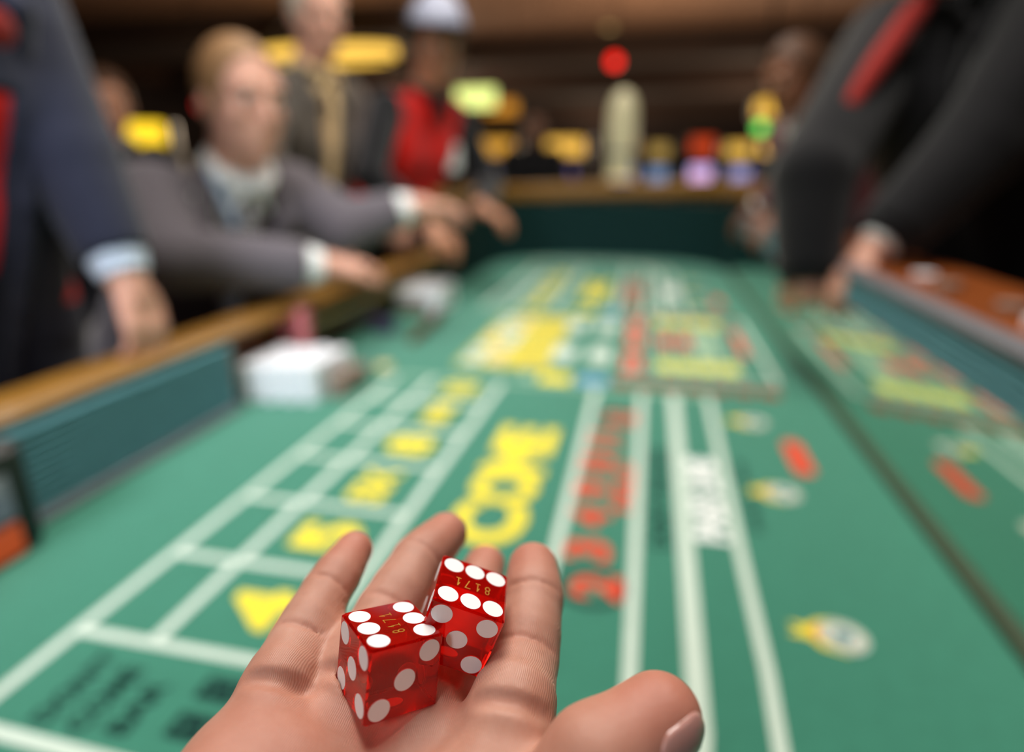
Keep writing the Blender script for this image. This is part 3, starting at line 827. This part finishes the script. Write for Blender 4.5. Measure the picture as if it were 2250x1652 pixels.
def elbow(S, Wr, pole, l1, l2):
    S, Wr = np.array(S, float), np.array(Wr, float); d = Wr - S; L = np.linalg.norm(d); L_ = min(L, (l1 + l2) * .999)
    x = (l1 ** 2 - l2 ** 2 + L_ ** 2) / (2 * L_); h = math.sqrt(max(1e-6, l1 ** 2 - x ** 2)); t = d / L
    p = np.array(pole, float); p = nz(p - t * (p @ t)); return S + t * x * (L / L_) + p * h


def person(label, pel, neck, face, look, hands, skin, top, shirt, trousers, hairc, hair='short', poles=None, tie=None, vopen=.11, vlen=.30, seat=False,
           vest=None, H_=1.0, girth=1.0, res=.008, fist=True, legs=True, extras=None, fdir=None, cuff=True, shoulder=.185, head_up=None, palm_dn=None, elbows=None, arm=1.0, hline=.095, hs=1.0, jlow=-.10, vvlen=None, hgrow=None, cuffm=None, cuffs=(True, True)):
    """pel: pelvis point, neck: base of the neck, face: way the chest faces, look: way the head faces, hands: right and left wrist points"""
    pel, neck = np.array(pel, float), np.array(neck, float); fx = nz([face[0], face[1], 0]); up = nz(neck - pel); rt = nz(np.cross(fx, (0, 0, 1))); fr = nz(np.cross(up, rt))
    root = thing('person', (pel[0], pel[1], 0), label, 'person')
    g = girth
    lk = nz(look); hu = nz(np.array(head_up if head_up is not None else (0, 0, 1)) - lk * (np.array(head_up if head_up is not None else (0, 0, 1)) @ lk)); hr = np.cross(lk, hu)
    hc = neck + up * .075 + hu * .105 + fr * .012
    hd = lambda a, b, c: hc + (lk * a + hr * b + hu * c) * hs
    shR, shL = neck - up * .055 + rt * shoulder, neck - up * .055 - rt * shoulder
    poles = poles or (rt * .5 - np.array((0, 0, 1.)) - fr * .2, -rt * .5 - np.array((0, 0, 1.)) - fr * .2)
    elb = [elbow(s, w_, p, .29 * H_, .26 * H_) for s, w_, p in zip((shR, shL), hands, poles)] if elbows is None else [np.array(e, float) for e in elbows]
    waist = pel + up * .16; chest = neck - up * .20
    MM = [lk, hr, hu]
    B = []
    # trunk
    for s in (-1, 1):
        B.append((*cone(pel + rt * s * .085 * g, waist + rt * s * .07 * g, .105 * g, .095 * g), .06)); B.append((*cone(waist + rt * s * .07 * g, chest + rt * s * .075 * g, .095 * g, .105 * g), .06))
        B.append((*cone(chest + rt * s * .075, neck - up * .06 + rt * s * .13, .100, .055), .05))
    B.append((*cone(neck - up * .05, hc - hu * .04 - lk * .012, .062, .056), .03))
    # head
    B.append((*ell(hd(-.008, 0, .025), (.098 * hs, .078 * hs, .098 * hs), MM), .02)); B.append((*ell(hd(.022, 0, -.055), (.072 * hs, .062 * hs, .066 * hs), MM), .03))
    B.append((*cone(hd(.070, 0, -.098), hd(.062, 0, -.085), .024, .028), .02))                     # chin
    B.append((*cone(hd(.090, 0, .018), hd(.110, 0, -.026), .009, .015), .012)); B.append((*cone(hd(.083, -.040, .030), hd(.083, .040, .030), .014, .014), .012))
    for s in (-1, 1):
        B.append((*ell(hd(-.004, s * .080, -.012), (.018, .009, .032), MM), .006)); B.append((*ell(hd(.066, s * .042, -.025), (.022, .020, .020), MM), .014))
    B.append((*cone(hd(.088, -.020, -.062), hd(.088, .020, -.062), .0085, .0085), .006))
    C = [(*ell(hd(.092, s * .032, .010), (.011, .014, .0075), MM), .006) for s in (-1, 1)] + [(*cone(hd(.099, -.022, -.0615), hd(.099, .022, -.0615), .0025, .0025), .003)]
    # arms and hands
    hv = []
    for i, (s, S, E_, W_) in enumerate(((1, shR, elb[0], hands[0]), (-1, shL, elb[1], hands[1]))):
        W_ = np.array(W_, float); B.append((*cone(S, E_, .052, .042), .03)); B.append((*cone(E_, W_, .042, .027), .02))
        d = nz((W_ - E_) if fdir is None or fdir[i] is None else fdir[i]); dn = nz(np.array((0, 0, -1.)) if palm_dn is None or palm_dn[i] is None else palm_dn[i]); dn = nz(dn - d * (dn @ d)); sd = np.cross(d, dn) * s
        B.append((*cone(W_, W_ + d * .03, .026, .026), .015)); 
        for q in range(4):
            o = sd * (q - 1.5) * .021; k0 = W_ + d * .035 + o * .7; k1 = W_ + d * (.092 - .006 * abs(q - 1.2)) + o
            B.append((*cone(k0, k1, .0145, .012), .008))
            L = (.075, .082, .076, .058)[q]; k2 = k1 + nz(d + dn * .45) * L * .48; k3 = k2 + nz(d * .65 + dn * 1.0) * L * .30; k4 = k3 + nz(d * .25 + dn * 1.1) * L * .22
            B.append((*cone(k1, k2, .0105, .0095), .003)); B.append((*cone(k2, k3, .0095, .0088), .003)); B.append((*cone(k3, k4, .0088, .0075), .003))
        t0 = W_ + d * .03 - sd * .026; t1 = t0 + nz(d * .7 - sd * .6 + dn * .35) * .038; t2 = t1 + nz(d - sd * .15 + dn * .5) * .034; t3 = t2 + nz(d + dn * .6) * .024
        B.append((*cone(t0, t1, .016, .013), .012)); B.append((*cone(t1, t2, .0125, .0108), .004)); B.append((*cone(t2, t3, .0108, .009), .004))
    # legs
    hips = [pel + rt * s * .09 * g - np.array((0, 0, .03)) for s in (1, -1)]; feet = []
    if seat: knees = [h + fx * .40 + rt * s * .05 + np.array((0, 0, .01)) for h, s in zip(hips, (1, -1))]; ank = [np.array((k[0], k[1], .30)) for k in knees]
    else: knees = [np.array((h[0], h[1], .50 * H_)) + fx * .03 for h in hips]; ank = [np.array((h[0], h[1], .085)) - fx * .01 for h in hips]
    T = []; SH = []
    for h, k, a_ in zip(hips, knees, ank):
        B.append((*cone(h, k, .085 * g, .055), .04)); B.append((*cone(k, a_, .055, .040), .02)); B.append((*cone(a_, a_ + fx * .13 - np.array((0, 0, .05)), .036, .026), .02))
        T.append((*cone(h, k, .098 * g, .070), .03)); T.append((*cone(k, a_ + np.array((0, 0, .01)), .070, .058, True), .02))
        SH.append((*cone(a_ - np.array((0, 0, .035)) - fx * .035, a_ + fx * .15 - np.array((0, 0, .05)), .046, .036), .02))
    P, Q = grow(B, res * .9, .01, C); link('body', mesh('body', P, Q, True), skin, root)
    for s in (-1, 1):
        e = MB().lathe((0, 0, 0), [(.0092 * math.sin(t), -.0092 * math.cos(t)) for t in np.linspace(.15, PI - .15, 8)], 12); e.v = [tuple(np.array(p) + hd(.0805, s * .032, .010)) for p in e.v]
        eo = e.build('eye', M_eye, root, True)
        ir = MB().lathe(tuple(hd(.0805, s * .032, .010) + lk * .0068), [(.0060, 0), (.0056, .0016), (.003, .0029)], 12, axis=lk); ir.build('iris', M_iris, eo)
    # hair
    if hair:
        grow_ = hgrow or (.011 if hair == 'short' else .020)
        hp = [(*ell(hd(-.010, 0, .027), ((.098 + grow_) * hs, (.078 + grow_ * .8) * hs, (.098 + grow_) * hs), MM), .01)]
        if hair == 'long': hp.append((*cone(hd(-.05, 0, .02), hd(-.075, 0, -.10), .075, .06), .03))
        hcut = [(*boxf(hd(.11, 0, -.035), (.085, .2, hline), np.array([nz(lk * .92 - hu * .30), hr, nz(hu * .92 + lk * .30)])), .006), (*boxf(hd(0, 0, -.24), (.2, .2, .165 if hair == 'short' else .08), np.array(MM)), .006)]
        P, Q = grow(hp, res * .8, .01, hcut); link('hair', mesh('hair', P, Q, True), hairc, root)
    # trousers, shoes
    for s in (-1, 1): T.append((*cone(pel + rt * s * .085 * g, waist + rt * s * .05 * g, .118 * g, .106 * g), .05))
    if legs:
        P, Q = grow(T, res * 1.25, .03); link('trousers', mesh('trousers', P, Q, True), trousers, root)
        P, Q = grow(SH, res, .02, [(*boxf((pel[0], pel[1], -.1), (1, 1, .1), np.eye(3)), .002)]); link('shoes', mesh('shoes', P, Q, True), M_shoe, root)

    def torso(extra, low, sleeves, cutV, stop, k=.05, vlen=vlen):
        G = []; SL = []; lowp = pel + up * low
        for s in (-1, 1):
            G.append((*cone(lowp + rt * s * .085 * g, waist + rt * s * .07 * g, .105 * g + extra + (.012 if extra > .015 else .0), .095 * g + extra), k)); G.append((*cone(waist + rt * s * .07 * g, chest + rt * s * .075 * g, .095 * g + extra, .105 * g + extra), k))
            G.append((*cone(chest + rt * s * .075, neck - up * .06 + rt * s * .14, .100 + extra, .060 + extra * .8), k))
        G.append((*cone(neck - up * .07, neck + up * .02, .075 + extra, .064 + extra * .6), .04))
        if sleeves:
            for i, (S, E_, W_) in enumerate(((shR, elb[0], hands[0]), (shL, elb[1], hands[1]))):
                W_ = np.array(W_, float); SL.append((*cone(S, E_, .058 * arm + extra, .050 * arm + extra * .9), .03)); SL.append((*cone(E_, W_ - nz(W_ - E_) * stop, .050 * arm + extra * .9, .036 * arm + extra * .8, True), .012))
        cuts = [(*boxf(lowp - up * .2 - up * .05, (.6, .6, .2), np.array([fr, rt, up])), .004), (*boxf(neck + up * .22 - up * .0, (.3, .3, .185), np.array([fr, rt, up])), .004)]
        if cutV:   # open front: wedge from the button up to the neck
            base = neck - up * vlen + fr * .16; topc = neck + up * .04 + fr * .09
            n1 = nz(topc - base); 

            def V(x, y, z):
                p = (x - base[0], y - base[1], z - base[2]); h = p[0] * up[0] + p[1] * up[1] + p[2] * up[2]; l = np.abs(p[0] * rt[0] + p[1] * rt[1] + p[2] * rt[2]); f_ = p[0] * fr[0] + p[1] * fr[1] + p[2] * fr[2]
                w_ = np.clip(h, -.05, vlen + .1) / vlen * vopen
                return np.maximum(l - w_, -(f_ + .16 - .028))
            cuts.append((V, base - .4, base + .4, .004))
        return G, cuts, SL
    if shirt is not None:
        G, c_, sl = torso(.004, -.02, True, False, .018); P, Q = grow(G, res, .03, c_, 1, sl); link('shirt', mesh('shirt', P, Q, True), shirt, root)
        if cuff:
            for E_, W_, on in ((elb[0], hands[0], cuffs[0]), (elb[1], hands[1], cuffs[1])):
                if not on: continue
                W_ = np.array(W_, float); d = nz(W_ - E_); cm = MB().lathe(tuple(W_ - d * .045), [(.038, 0), (.040, .004), (.039, .036), (.035, .040)], 20, axis=d); cm.build('cuff', cuffm or shirt, root, True)
    if vest is not None:
        G, c_, sl = torso(.012, .02, False, True, 0, .05, vvlen or vlen); P, Q = grow(G, res, .03, c_, 1, sl); link('vest', mesh('vest', P, Q, True), vest, root)
    if top is not None:
        G, c_, sl = torso(.018, jlow, True, True, .040); P, Q = grow(G, res, .03, c_, 1, sl); link('jacket', mesh('jacket', P, Q, True), top, root)
        LP = []
        for s in (-1, 1):
            pts = [neck + up * .02 + rt * s * .085 - fr * .0, neck - up * .07 + rt * s * (vopen * .86 + .02) + fr * .098, neck - up * (vlen * .55) + rt * s * (vopen * .55 + .016) + fr * .128, neck - up * vlen + rt * s * .02 + fr * .138]
            for p, q, a_, b_ in zip(pts[:-1], pts[1:], (.016, .022, .018), (.022, .018, .008)): LP.append((*cone(p, q, a_, b_), .01))
        P, Q = grow(LP, res, .01); link('lapels', mesh('lapels', P, Q, True), top, root)
    if tie is not None:
        t_ = [neck - up * .035 + fr * .085, neck - up * .075 + fr * .112, neck - up * .20 + fr * .128, neck - up * (vlen + .05) + fr * .135]
        TT = [(*cone(t_[0], t_[1], .019, .014), .004), (*cone(t_[1], t_[2], .014, .020), .004), (*cone(t_[2], t_[3], .020, .024), .004)]
        P, Q = grow(TT, .006, .004); link('tie', mesh('tie', P, Q, True), tie, root)
    # collar
    if shirt is not None:
        CL = []
        for s in (-1, 1):
            ring = [neck + up * .035 + (fr * math.cos(t) + rt * s * math.sin(t)) * (.070 + .006 * math.cos(t)) + fr * .004 - up * .020 * max(0, math.cos(t)) for t in np.linspace(.22, PI, 8)]
            for p, q in zip(ring[:-1], ring[1:]): CL.append((*cone(p, q, .014, .014), .006))
            CL.append((*cone(ring[0], ring[0] - up * .055 + rt * s * .035 + fr * .012, .013, .007), .006))
        P, Q = grow(CL, .006, .006); link('collar', mesh('collar', P, Q, True), shirt, root)
    return root, dict(neck=neck, up=up, fr=fr, rt=rt, hd=hd, elb=elb)


K_navy = cloth('navy wool', (36, 39, 56)); K_grey = cloth('grey wool', (98, 92, 98)); K_brown = cloth('taupe wool', (82, 74, 66)); K_blk = cloth('black cloth', (22, 22, 25)); K_char = cloth('charcoal wool', (38, 38, 42))
K_white = cloth('white cotton', (236, 238, 236)); K_pblue = cloth('pale blue cotton', (196, 208, 226)); K_red = cloth('red cloth', (206, 24, 16)); K_mar = cloth('maroon cloth', (110, 62, 66)); K_beige = cloth('beige silk', (206, 176, 130))
K_tieb = cloth('pale patterned silk', (190, 186, 190)); K_gsh = cloth('grey knit', (128, 124, 122)); K_tro = cloth('dark trousers', (34, 34, 40)); K_silv = cloth('silver silk', (176, 174, 176))
HR_bl = mat('sandy hair', (150, 112, 74), .6, var=.25, scale=120); HR_wh = mat('white hair', (206, 196, 178), .6, var=.15, scale=120); HR_bk = mat('black hair', (20, 16, 14), .5, var=.3, scale=120); HR_br = mat('brown hair', (84, 54, 34), .6, var=.3, scale=120)
HANDF = lambda *a: np.array(a, float)

# dealer closest on the left, head out of frame
r, d = person('standing dealer in navy jacket at the left edge, one hand on the rail', (-1.10, .72, .93), (-1.03, .725, 1.48), (1, -.10), (1, .3, -.3),
              ((-.93, .36, 1.00), (-.835, .850, 1.005)), SK_fair, K_navy, K_pblue, K_navy, HR_br, vest=K_red, vopen=.13, vlen=.62, vvlen=.20, jlow=-.22, girth=1.1, arm=1.1, elbows=((-.95, .40, 1.24), (-.925, .880, 1.195)), fdir=(None, nz((.35, -.10, -1))), palm_dn=(None, (-1, 0, -.3)))
tm = MB()
for s in (-1, 1): tm.tube([d['neck'] - d['up'] * .05 + d['fr'] * .125, d['neck'] - d['up'] * .05 + d['fr'] * .120 + d['rt'] * s * .045], [.010, .024], 10)
tm.build('bow_tie', K_red, r, True)
for q, w_ in ((.10, .075), (.02, .085)): MB().lathe(tuple(d['neck'] - d['up'] * q - d['rt'] * w_ + d['fr'] * .128), [(.022, 0), (.026, .006), (.018, .012)], 16, axis=d['fr']).build('lapel_flower', cloth('dull red cloth', (150, 34, 28)), r, True)

# boxman
r, d = person('seated grey suited man with sandy hair and lanyard, reaching over the left rail', (-1.30, 1.44, .64), (-.985, 1.375, 1.165), (.88, -.40), (.86, -.45, -.10),
              ((-.735, 1.315, .965), (-.635, 1.650, 1.085)), SK_fair, K_grey, K_white, K_grey, HR_bl, tie=K_silv, vopen=.10, vlen=.38, seat=True, girth=1.15, arm=1.12, elbows=((-.985, 1.125, 1.0), (-.80, 1.56, 1.035)), fdir=(nz((.75, .9, -.05)), nz((.9, .35, .0))), hline=.15, hs=1.06, hgrow=.006)
band_m = cloth('pale blue ribbon', (176, 196, 220))
MB().tube([d['neck'] + d['up'] * .03 + d['rt'] * .075 + d['fr'] * .02, d['neck'] - d['up'] * .05 + d['rt'] * .060 + d['fr'] * .125, d['neck'] - d['up'] * .20 + d['rt'] * .025 + d['fr'] * .150, d['neck'] - d['up'] * .34 + d['fr'] * .170], [.012] * 4, 8).build('lanyard', band_m, r, True)
MB().box(tuple(d['neck'] - d['up'] * .37 + d['fr'] * .172), (.012, .07, .055), .003, math.atan2(d['fr'][1], d['fr'][0])).build('badge', mat('red white badge', (190, 96, 96), .4, var=.2, scale=40), r)
stool = thing('stool', (-1.32, 1.44, 0), 'dark padded stool under the seated grey suited man', 'stool')
MB().lathe((-1.34, 1.44, .42), [(.17, 0), (.19, .02), (.19, .06), (.17, .08)], 24).build('seat', K_blk, stool, True)
MB().tube([(-1.34, 1.44, .03), (-1.34, 1.44, .42)], .03).build('post', M_grey, stool, True); MB().lathe((-1.34, 1.44, 0), [(.22, 0), (.22, .02), (.05, .05)], 24).build('foot_plate', M_grey, stool, True)

# tall man behind him
person('tall white haired man in taupe suit standing behind the seated man', (-1.26, 2.04, .95), (-1.13, 2.06, 1.48), (1, -.22), (.80, -.62, -.18),
       ((-.95, 1.72, 1.02), (-.93, 2.20, 1.03)), SK_fair, K_brown, K_beige, K_brown, HR_wh, tie=K_beige, vopen=.075, vlen=.44, girth=1.08, poles=((-.4, -.9, -.3), (0, .9, -.4)), hline=.115)

# dealer in the red vest
r, d = person('dealer in pale cap, red vest and black sleeves leaning on the left rail', (-1.04, 2.34, .95), (-.83, 2.34, 1.435), (.90, -.44), (.55, -.80, -.22),
              ((-.72, 2.02, 1.0), (-.625, 2.31, 1.05)), SK_tan, None, K_blk, K_tro, HR_bk, hair='long', vest=K_red, vopen=.02, vlen=.10, girth=1.0, cuff=False, poles=((-.6, -.8, -.3), (.2, .9, -.3)), shoulder=.175, fdir=(nz((.8, -.2, -.5)), nz((.8, -.1, -.3))))
MB().box(tuple(d['neck'] - d['up'] * .18 - d['rt'] * .13 + d['fr'] * .110), (.012, .06, .10), .003, math.atan2(d['fr'][1], d['fr'][0])).build('name_card', K_white, r)
hd = d['hd']; ax_ = [nz(hd(1, 0, 0) - hd(0, 0, 0)), nz(hd(0, 1, 0) - hd(0, 0, 0)), nz(hd(0, 0, 1) - hd(0, 0, 0))]
P, Q = grow([(*ell(hd(-.012, 0, .045), (.122, .104, .125), ax_), .01)], .006, .01, [(*boxf(hd(0, 0, -.085), (.25, .25, .15), np.array(ax_)), .004), (*boxf(hd(.18, 0, .1), (.165, .25, .25), np.array(ax_)), .004)]); link('cap', mesh('cap', P, Q, True), K_blk, r)
P, Q = grow([(*ell(hd(-.012, 0, .045), (.126, .108, .129), ax_), .01)], .006, .01, [(*boxf(hd(0, 0, -.085), (.25, .25, .15), np.array(ax_)), .004), (*boxf(hd(-.24, 0, .1), (.256, .25, .25), np.array(ax_)), .004)]); link('cap_front', mesh('cap_front', P, Q, True), mat('pale grey blue satin', (166, 170, 190), .5, var=.12, scale=30), r)
P, Q = grow([(*ell(hd(.125, 0, .066), (.075, .085, .009), ax_), .01)], .004, .01); link('cap_brim', mesh('cap_brim', P, Q, True), K_blk, r)

# stickman on the right
r, d = person('large man in black suit with red shoulder trim leaning over the right rail', (.87, 1.76, .95), (.65, 1.69, 1.53), (-.75, -.62), (-.8, -.3, -.5),
              ((.350, 1.425, .925), (.460, 1.405, 1.025)), SK_fair, K_blk, K_blk, K_blk, HR_br, tie=None, cuffm=K_white, jlow=-.2, cuffs=(False, True), vopen=.05, vlen=.25, girth=1.35, arm=1.45, elbows=((.345, 1.51, 1.165), (.645, 1.49, 1.225)),
              fdir=(nz((.0, .97, -.10)), nz((-.78, -.25, -.75))), palm_dn=((0, 0, -1), (.3, 0, -1)))
MB().tube([(.60, 1.70, 1.585), (.53, 1.655, 1.49), (.465, 1.60, 1.395), (.405, 1.545, 1.305)], [.020, .026, .026, .018], 12).build('shoulder_trim', cloth('dull red cloth', (150, 34, 28)), r, True)

# maroon jacket behind him
person('person in maroon jacket bending over the right rail behind the black suited man', (.86, 2.66, .95), (.565, 2.63, 1.35), (-.92, -.40), (-.85, -.5, -.30),
       ((.455, 2.40, 1.035), (.45, 2.85, 1.03)), SK_dark, K_mar, K_white, K_tro, HR_br, vopen=.06, vlen=.25, poles=((.3, -.9, -.4), (-.3, .9, -.4)), res=.009, arm=1.15)

# someone standing about behind, and beyond the table
person('brown haired person in black jacket far behind the navy dealer', (-2.42, 2.40, .95), (-2.32, 2.42, 1.28), (.6, -.75), (.6, -.7, -.1), ((-2.09, 2.12, 1.07), (-2.1, 2.35, 1.06)), SK_tan, K_blk, K_gsh, K_tro, HR_br, res=.011, cuff=False)
person('dark dressed person standing far off beyond the table end', (-.98, 5.3, .95), (-.96, 5.28, 1.36), (.2, -1), (.3, -1, -.1), ((-1.15, 5.05, 1.0), (-.75, 5.1, 1.0)), SK_dark, K_blk, K_blk, K_tro, HR_bk, res=.012, vopen=.03, vlen=.1, cuff=False)
ch = thing('chair', (-1.72, 1.80, 0), 'grey upholstered chair between the navy dealer and the grey suited man', 'chair')
MB().box((-1.66, 1.76, .86), (.06, .36, .36), .03, .65).build('backrest', K_gsh, ch); MB().box((-1.80, 1.90, .62), (.40, .40, .09), .03, .65).build('seat', K_gsh, ch)
for a_, b_ in ((-1, -1), (1, -1), (1, 1), (-1, 1)):
    x_, y_ = -1.80 + .16 * (a_ * .8 - b_ * .6), 1.90 + .16 * (a_ * .6 + b_ * .8); MB().tube([(x_, y_, 0), (x_, y_, .58)], .016, 8).build('leg', M_black, ch)

# ------------------------------------------------------------------ gaming floor behind
def emis(name, c, s): return mat(name, tuple(int(v * .3) for v in c), .4, var=.02, emit=c, es=s)


M_cab = mat('dark machine cabinet', (30, 22, 22), .35, var=.15, scale=6); M_chrome = mat('chrome', (150, 140, 130), .2, 1.0, var=.05)
SLOTS = [  # x, y, rotation, screen colours, strength, header colour, strength, header width, label
    (-2.02, 8.4, .10, (200, 190, 255), (120, 90, 220), 2.2, (236, 170, 60), 1.1, .72, 'slot machine with bright lavender screen, leftmost of the far row'),
    (-1.12, 8.5, .05, (140, 120, 190), (90, 50, 120), .7, (240, 184, 76), 1.6, .78, 'slot machine with long yellow header and dim purple screen'),
    (-.34, 8.7, 0, (150, 160, 235), (90, 90, 170), 1.2, (214, 140, 20), 1.1, .42, 'slot machine with blue screen left of the cream column'),
    (.10, 10.2, 0, (150, 180, 220), (90, 120, 170), .9, (196, 160, 80), .9, .46, 'slot machine half hidden by the cream column'),
    (.62, 8.6, -.05, (170, 190, 255), (230, 130, 150), 1.6, (196, 60, 16), 1.2, .46, 'slot machine with blue white screen and red orange header'),
    (1.30, 10.2, -.05, (140, 150, 225), (190, 180, 215), 1.0, (230, 180, 76), 1.3, .72, 'slot machine with pale blue screen right of the column'),
    (1.60, 8.8, -.1, (120, 110, 255), (60, 50, 190), 1.4, (244, 190, 96), 2.0, .80, 'slot machine with violet screen, rightmost of the far row'),
    (-4.45, 5.0, .6, (110, 170, 220), (70, 120, 180), 1.1, (250, 206, 40), 2.0, .62, 'slot machine with big yellow header and blue screen on the left'),
    (-5.1, 7.2, .5, (190, 90, 30), (120, 40, 20), .6, (222, 186, 84), 1.5, .55, 'slot machine with yellow header and orange screen on the left')]
for x, y, rz, c1, c2, es, hc_, hs, hw, lab in SLOTS:
    t = thing('slot_machine', (x, y, 0), lab, 'slot machine', 'slot machines', rz); n = '%d' % len(bpy.data.objects)
    MB().box((0, .05, .35), (.66, .55, .70), .02).build('base', M_cab, t, world=False)
    MB().box((0, .09, 1.02), (.62, .45, .66), .03).build('cabinet', M_cab, t, world=False)
    MB().box((0, -.22, .80), (.60, .22, .06), .02).build('button_deck', M_chrome, t, world=False)
    MB().box((0, -.155, 1.16), (.26, .03, .20), .01).build('screen', screen_mat('game screen ' + n, c1, c2, es, 7), t, world=False)
    MB().box((0, -.145, 1.16), (.54, .03, .40), .01).build('bezel', M_black, t, world=False)
    MB().box((0, .09, 1.49), (hw * .86, .26, .28), .03).build('top_box', M_cab, t, world=False)
    MB().box((0, -.06, 1.50), (hw * .62, .05, .20), .02).build('header_sign', emis('header light ' + n, hc_, hs * .8), t, world=False)
    for k in range(5): MB().lathe((-.22 + .11 * k, -.26, .83), [(.028, 0), (.028, .012), (.02, .018)], 12).build('button', M_tan, t, world=False)


def hang_sign(x, y, z, w_, h_, c, s, label, dep=.12):
    t = thing('hanging_sign', (x, y, z), label, 'sign')
    MB().box((x, y + dep * .6, z), (w_ + .06, dep, h_ + .06), .02).build('housing', M_cab, t)
    MB().box((x, y, z), (w_, .04, h_), .015).build('lit_panel', emis('sign light %d' % len(bpy.data.objects), c, s), t)
    for q in (-.35, .35): MB().tube([(x + q * w_, y + dep * .6, z + h_ / 2), (x + q * w_, y + dep * .6, 4.1)], .012, 6).build('hanger', M_chrome, t)


hang_sign(-2.60, 9.5, 2.235, .60, .26, (228, 240, 140), 1.6, 'lit pale green yellow sign hanging right of the red vest')
hang_sign(-2.32, 9.9, 2.13, .5, .20, (226, 150, 46), .9, 'lit amber sign hanging just below the pale green sign')
hang_sign(1.60, 9.2, 1.98, .62, .18, (250, 196, 100), 1.5, 'long lit amber sign hanging above the rightmost far slot')


def globe(x, y, z, r, c, s, label, name='globe_lamp'):
    t = thing(name, (x, y, z), label, 'lamp'); q = np.linspace(.12, PI - .12, 9)
    MB().lathe((x, y, z), [(r * math.sin(a_), -r * math.cos(a_)) for a_ in q], 16).build('globe', emis('lamp light %d' % len(bpy.data.objects), c, s), t, True)
    MB().lathe((x, y, z + r * .92), [(r * .5, 0), (r * .5, r * .3), (r * .2, r * .5)], 12).build('cap', M_cab, t, True)
    MB().tube([(x, y, z + r * 1.2), (x, y, 4.1)], .01, 6).build('stem', M_cab, t)


globe(-.635, 10.1, 2.745, .085, (255, 16, 8), 2.6, 'small red lamp hanging high above the cream column')
globe(2.55, 9.69, 2.683, .19, (240, 190, 50), 1.5, 'large gold lamp hanging beside the black suited man')
globe(1.226, 8.06, 1.90, .09, (230, 176, 50), 1.6, 'gold lamp above the green lamp at the far right')
globe(1.14, 7.6, 1.65, .06, (110, 220, 90), 2.4, 'small green lamp below the gold lamp')
globe(-4.7, 6.2, 1.86, .07, (190, 30, 30), 1.3, 'small red lamp above the left slot machines')
globe(-3.2, 5.9, 1.93, .11, (170, 140, 80), .8, 'dim tan lamp left of the sandy haired man')
# drum chandelier behind the tall man
dr = thing('drum_chandelier', (-5.88, 11.3, 3.2), 'wide drum chandelier with glowing yellow band behind the tall man', 'lamp')
MB().sweep([(-5.88 + 1.3 * math.cos(t), 11.3 + .45 * math.sin(t), 3.10) for t in np.linspace(2 * PI, 0, 49)[:-1]], [(0, 0), (.04, 0), (.04, .20), (0, .20)], True).build('lit_band', emis('chandelier light', (252, 200, 84), 1.5), dr)
for z_ in (3.06, 3.30): MB().sweep([(-5.88 + 1.33 * math.cos(t), 11.3 + .48 * math.sin(t), z_) for t in np.linspace(2 * PI, 0, 49)[:-1]], [(-.03, 0), (.06, 0), (.06, .04), (-.03, .04)], True).build('rim', M_cab, dr)
for t in range(4): MB().tube([(-5.88 + 1.3 * math.cos(t * PI / 2 + .4), 11.3 + .45 * math.sin(t * PI / 2 + .4), 3.33), (-5.88 + .2 * math.cos(t * PI / 2 + .4), 11.3 + .1 * math.sin(t * PI / 2 + .4), 4.1)], .015, 6).build('hanger', M_cab, dr)
# recessed ceiling lights
for i, (x, y, z_, lab) in enumerate([(-7.7, 10.0, 4.07, 'leftmost recessed ceiling light'), (.925, 11.8, 4.07, 'recessed ceiling light at the upper right'), (-1.05, 14.5, 4.07, 'recessed ceiling light left above the red lamp'), (.9, 16.5, 4.07, 'recessed ceiling light right of the red lamp'), (-10.5, 14.0, 4.07, 'recessed ceiling light far at the left')]):
    t = thing('ceiling_light', (x, y, z_), 'faint round ' + lab, 'ceiling light')
    MB().lathe((x, y, z_ + .005), [(.10, 0), (.16, .0), (.16, .025)], 20).build('trim_ring', M_chrome, t)
    MB().lathe((x, y, z_ - .004), [(.11, 0), (.11, .02)], 20).build('lens', emis('downlight', (230, 190, 120), .9), t)
for x, y, p in ((-5, 8.5, 210), (0, 11.5, 210), (5, 10, 160), (-6, 17, 320), (3, 19, 300), (9, 18, 200), (-2, 25, 250)):  # added point lights that brighten the ceiling and background, no fittings
    l = bpy.data.lights.new('room_fill', 'POINT'); l.energy = p; l.color = (1, .78, .55); l.shadow_soft_size = .4; o = bpy.data.objects.new('room_fill', l); COL.objects.link(o); o.location = (x, y, 1.9)
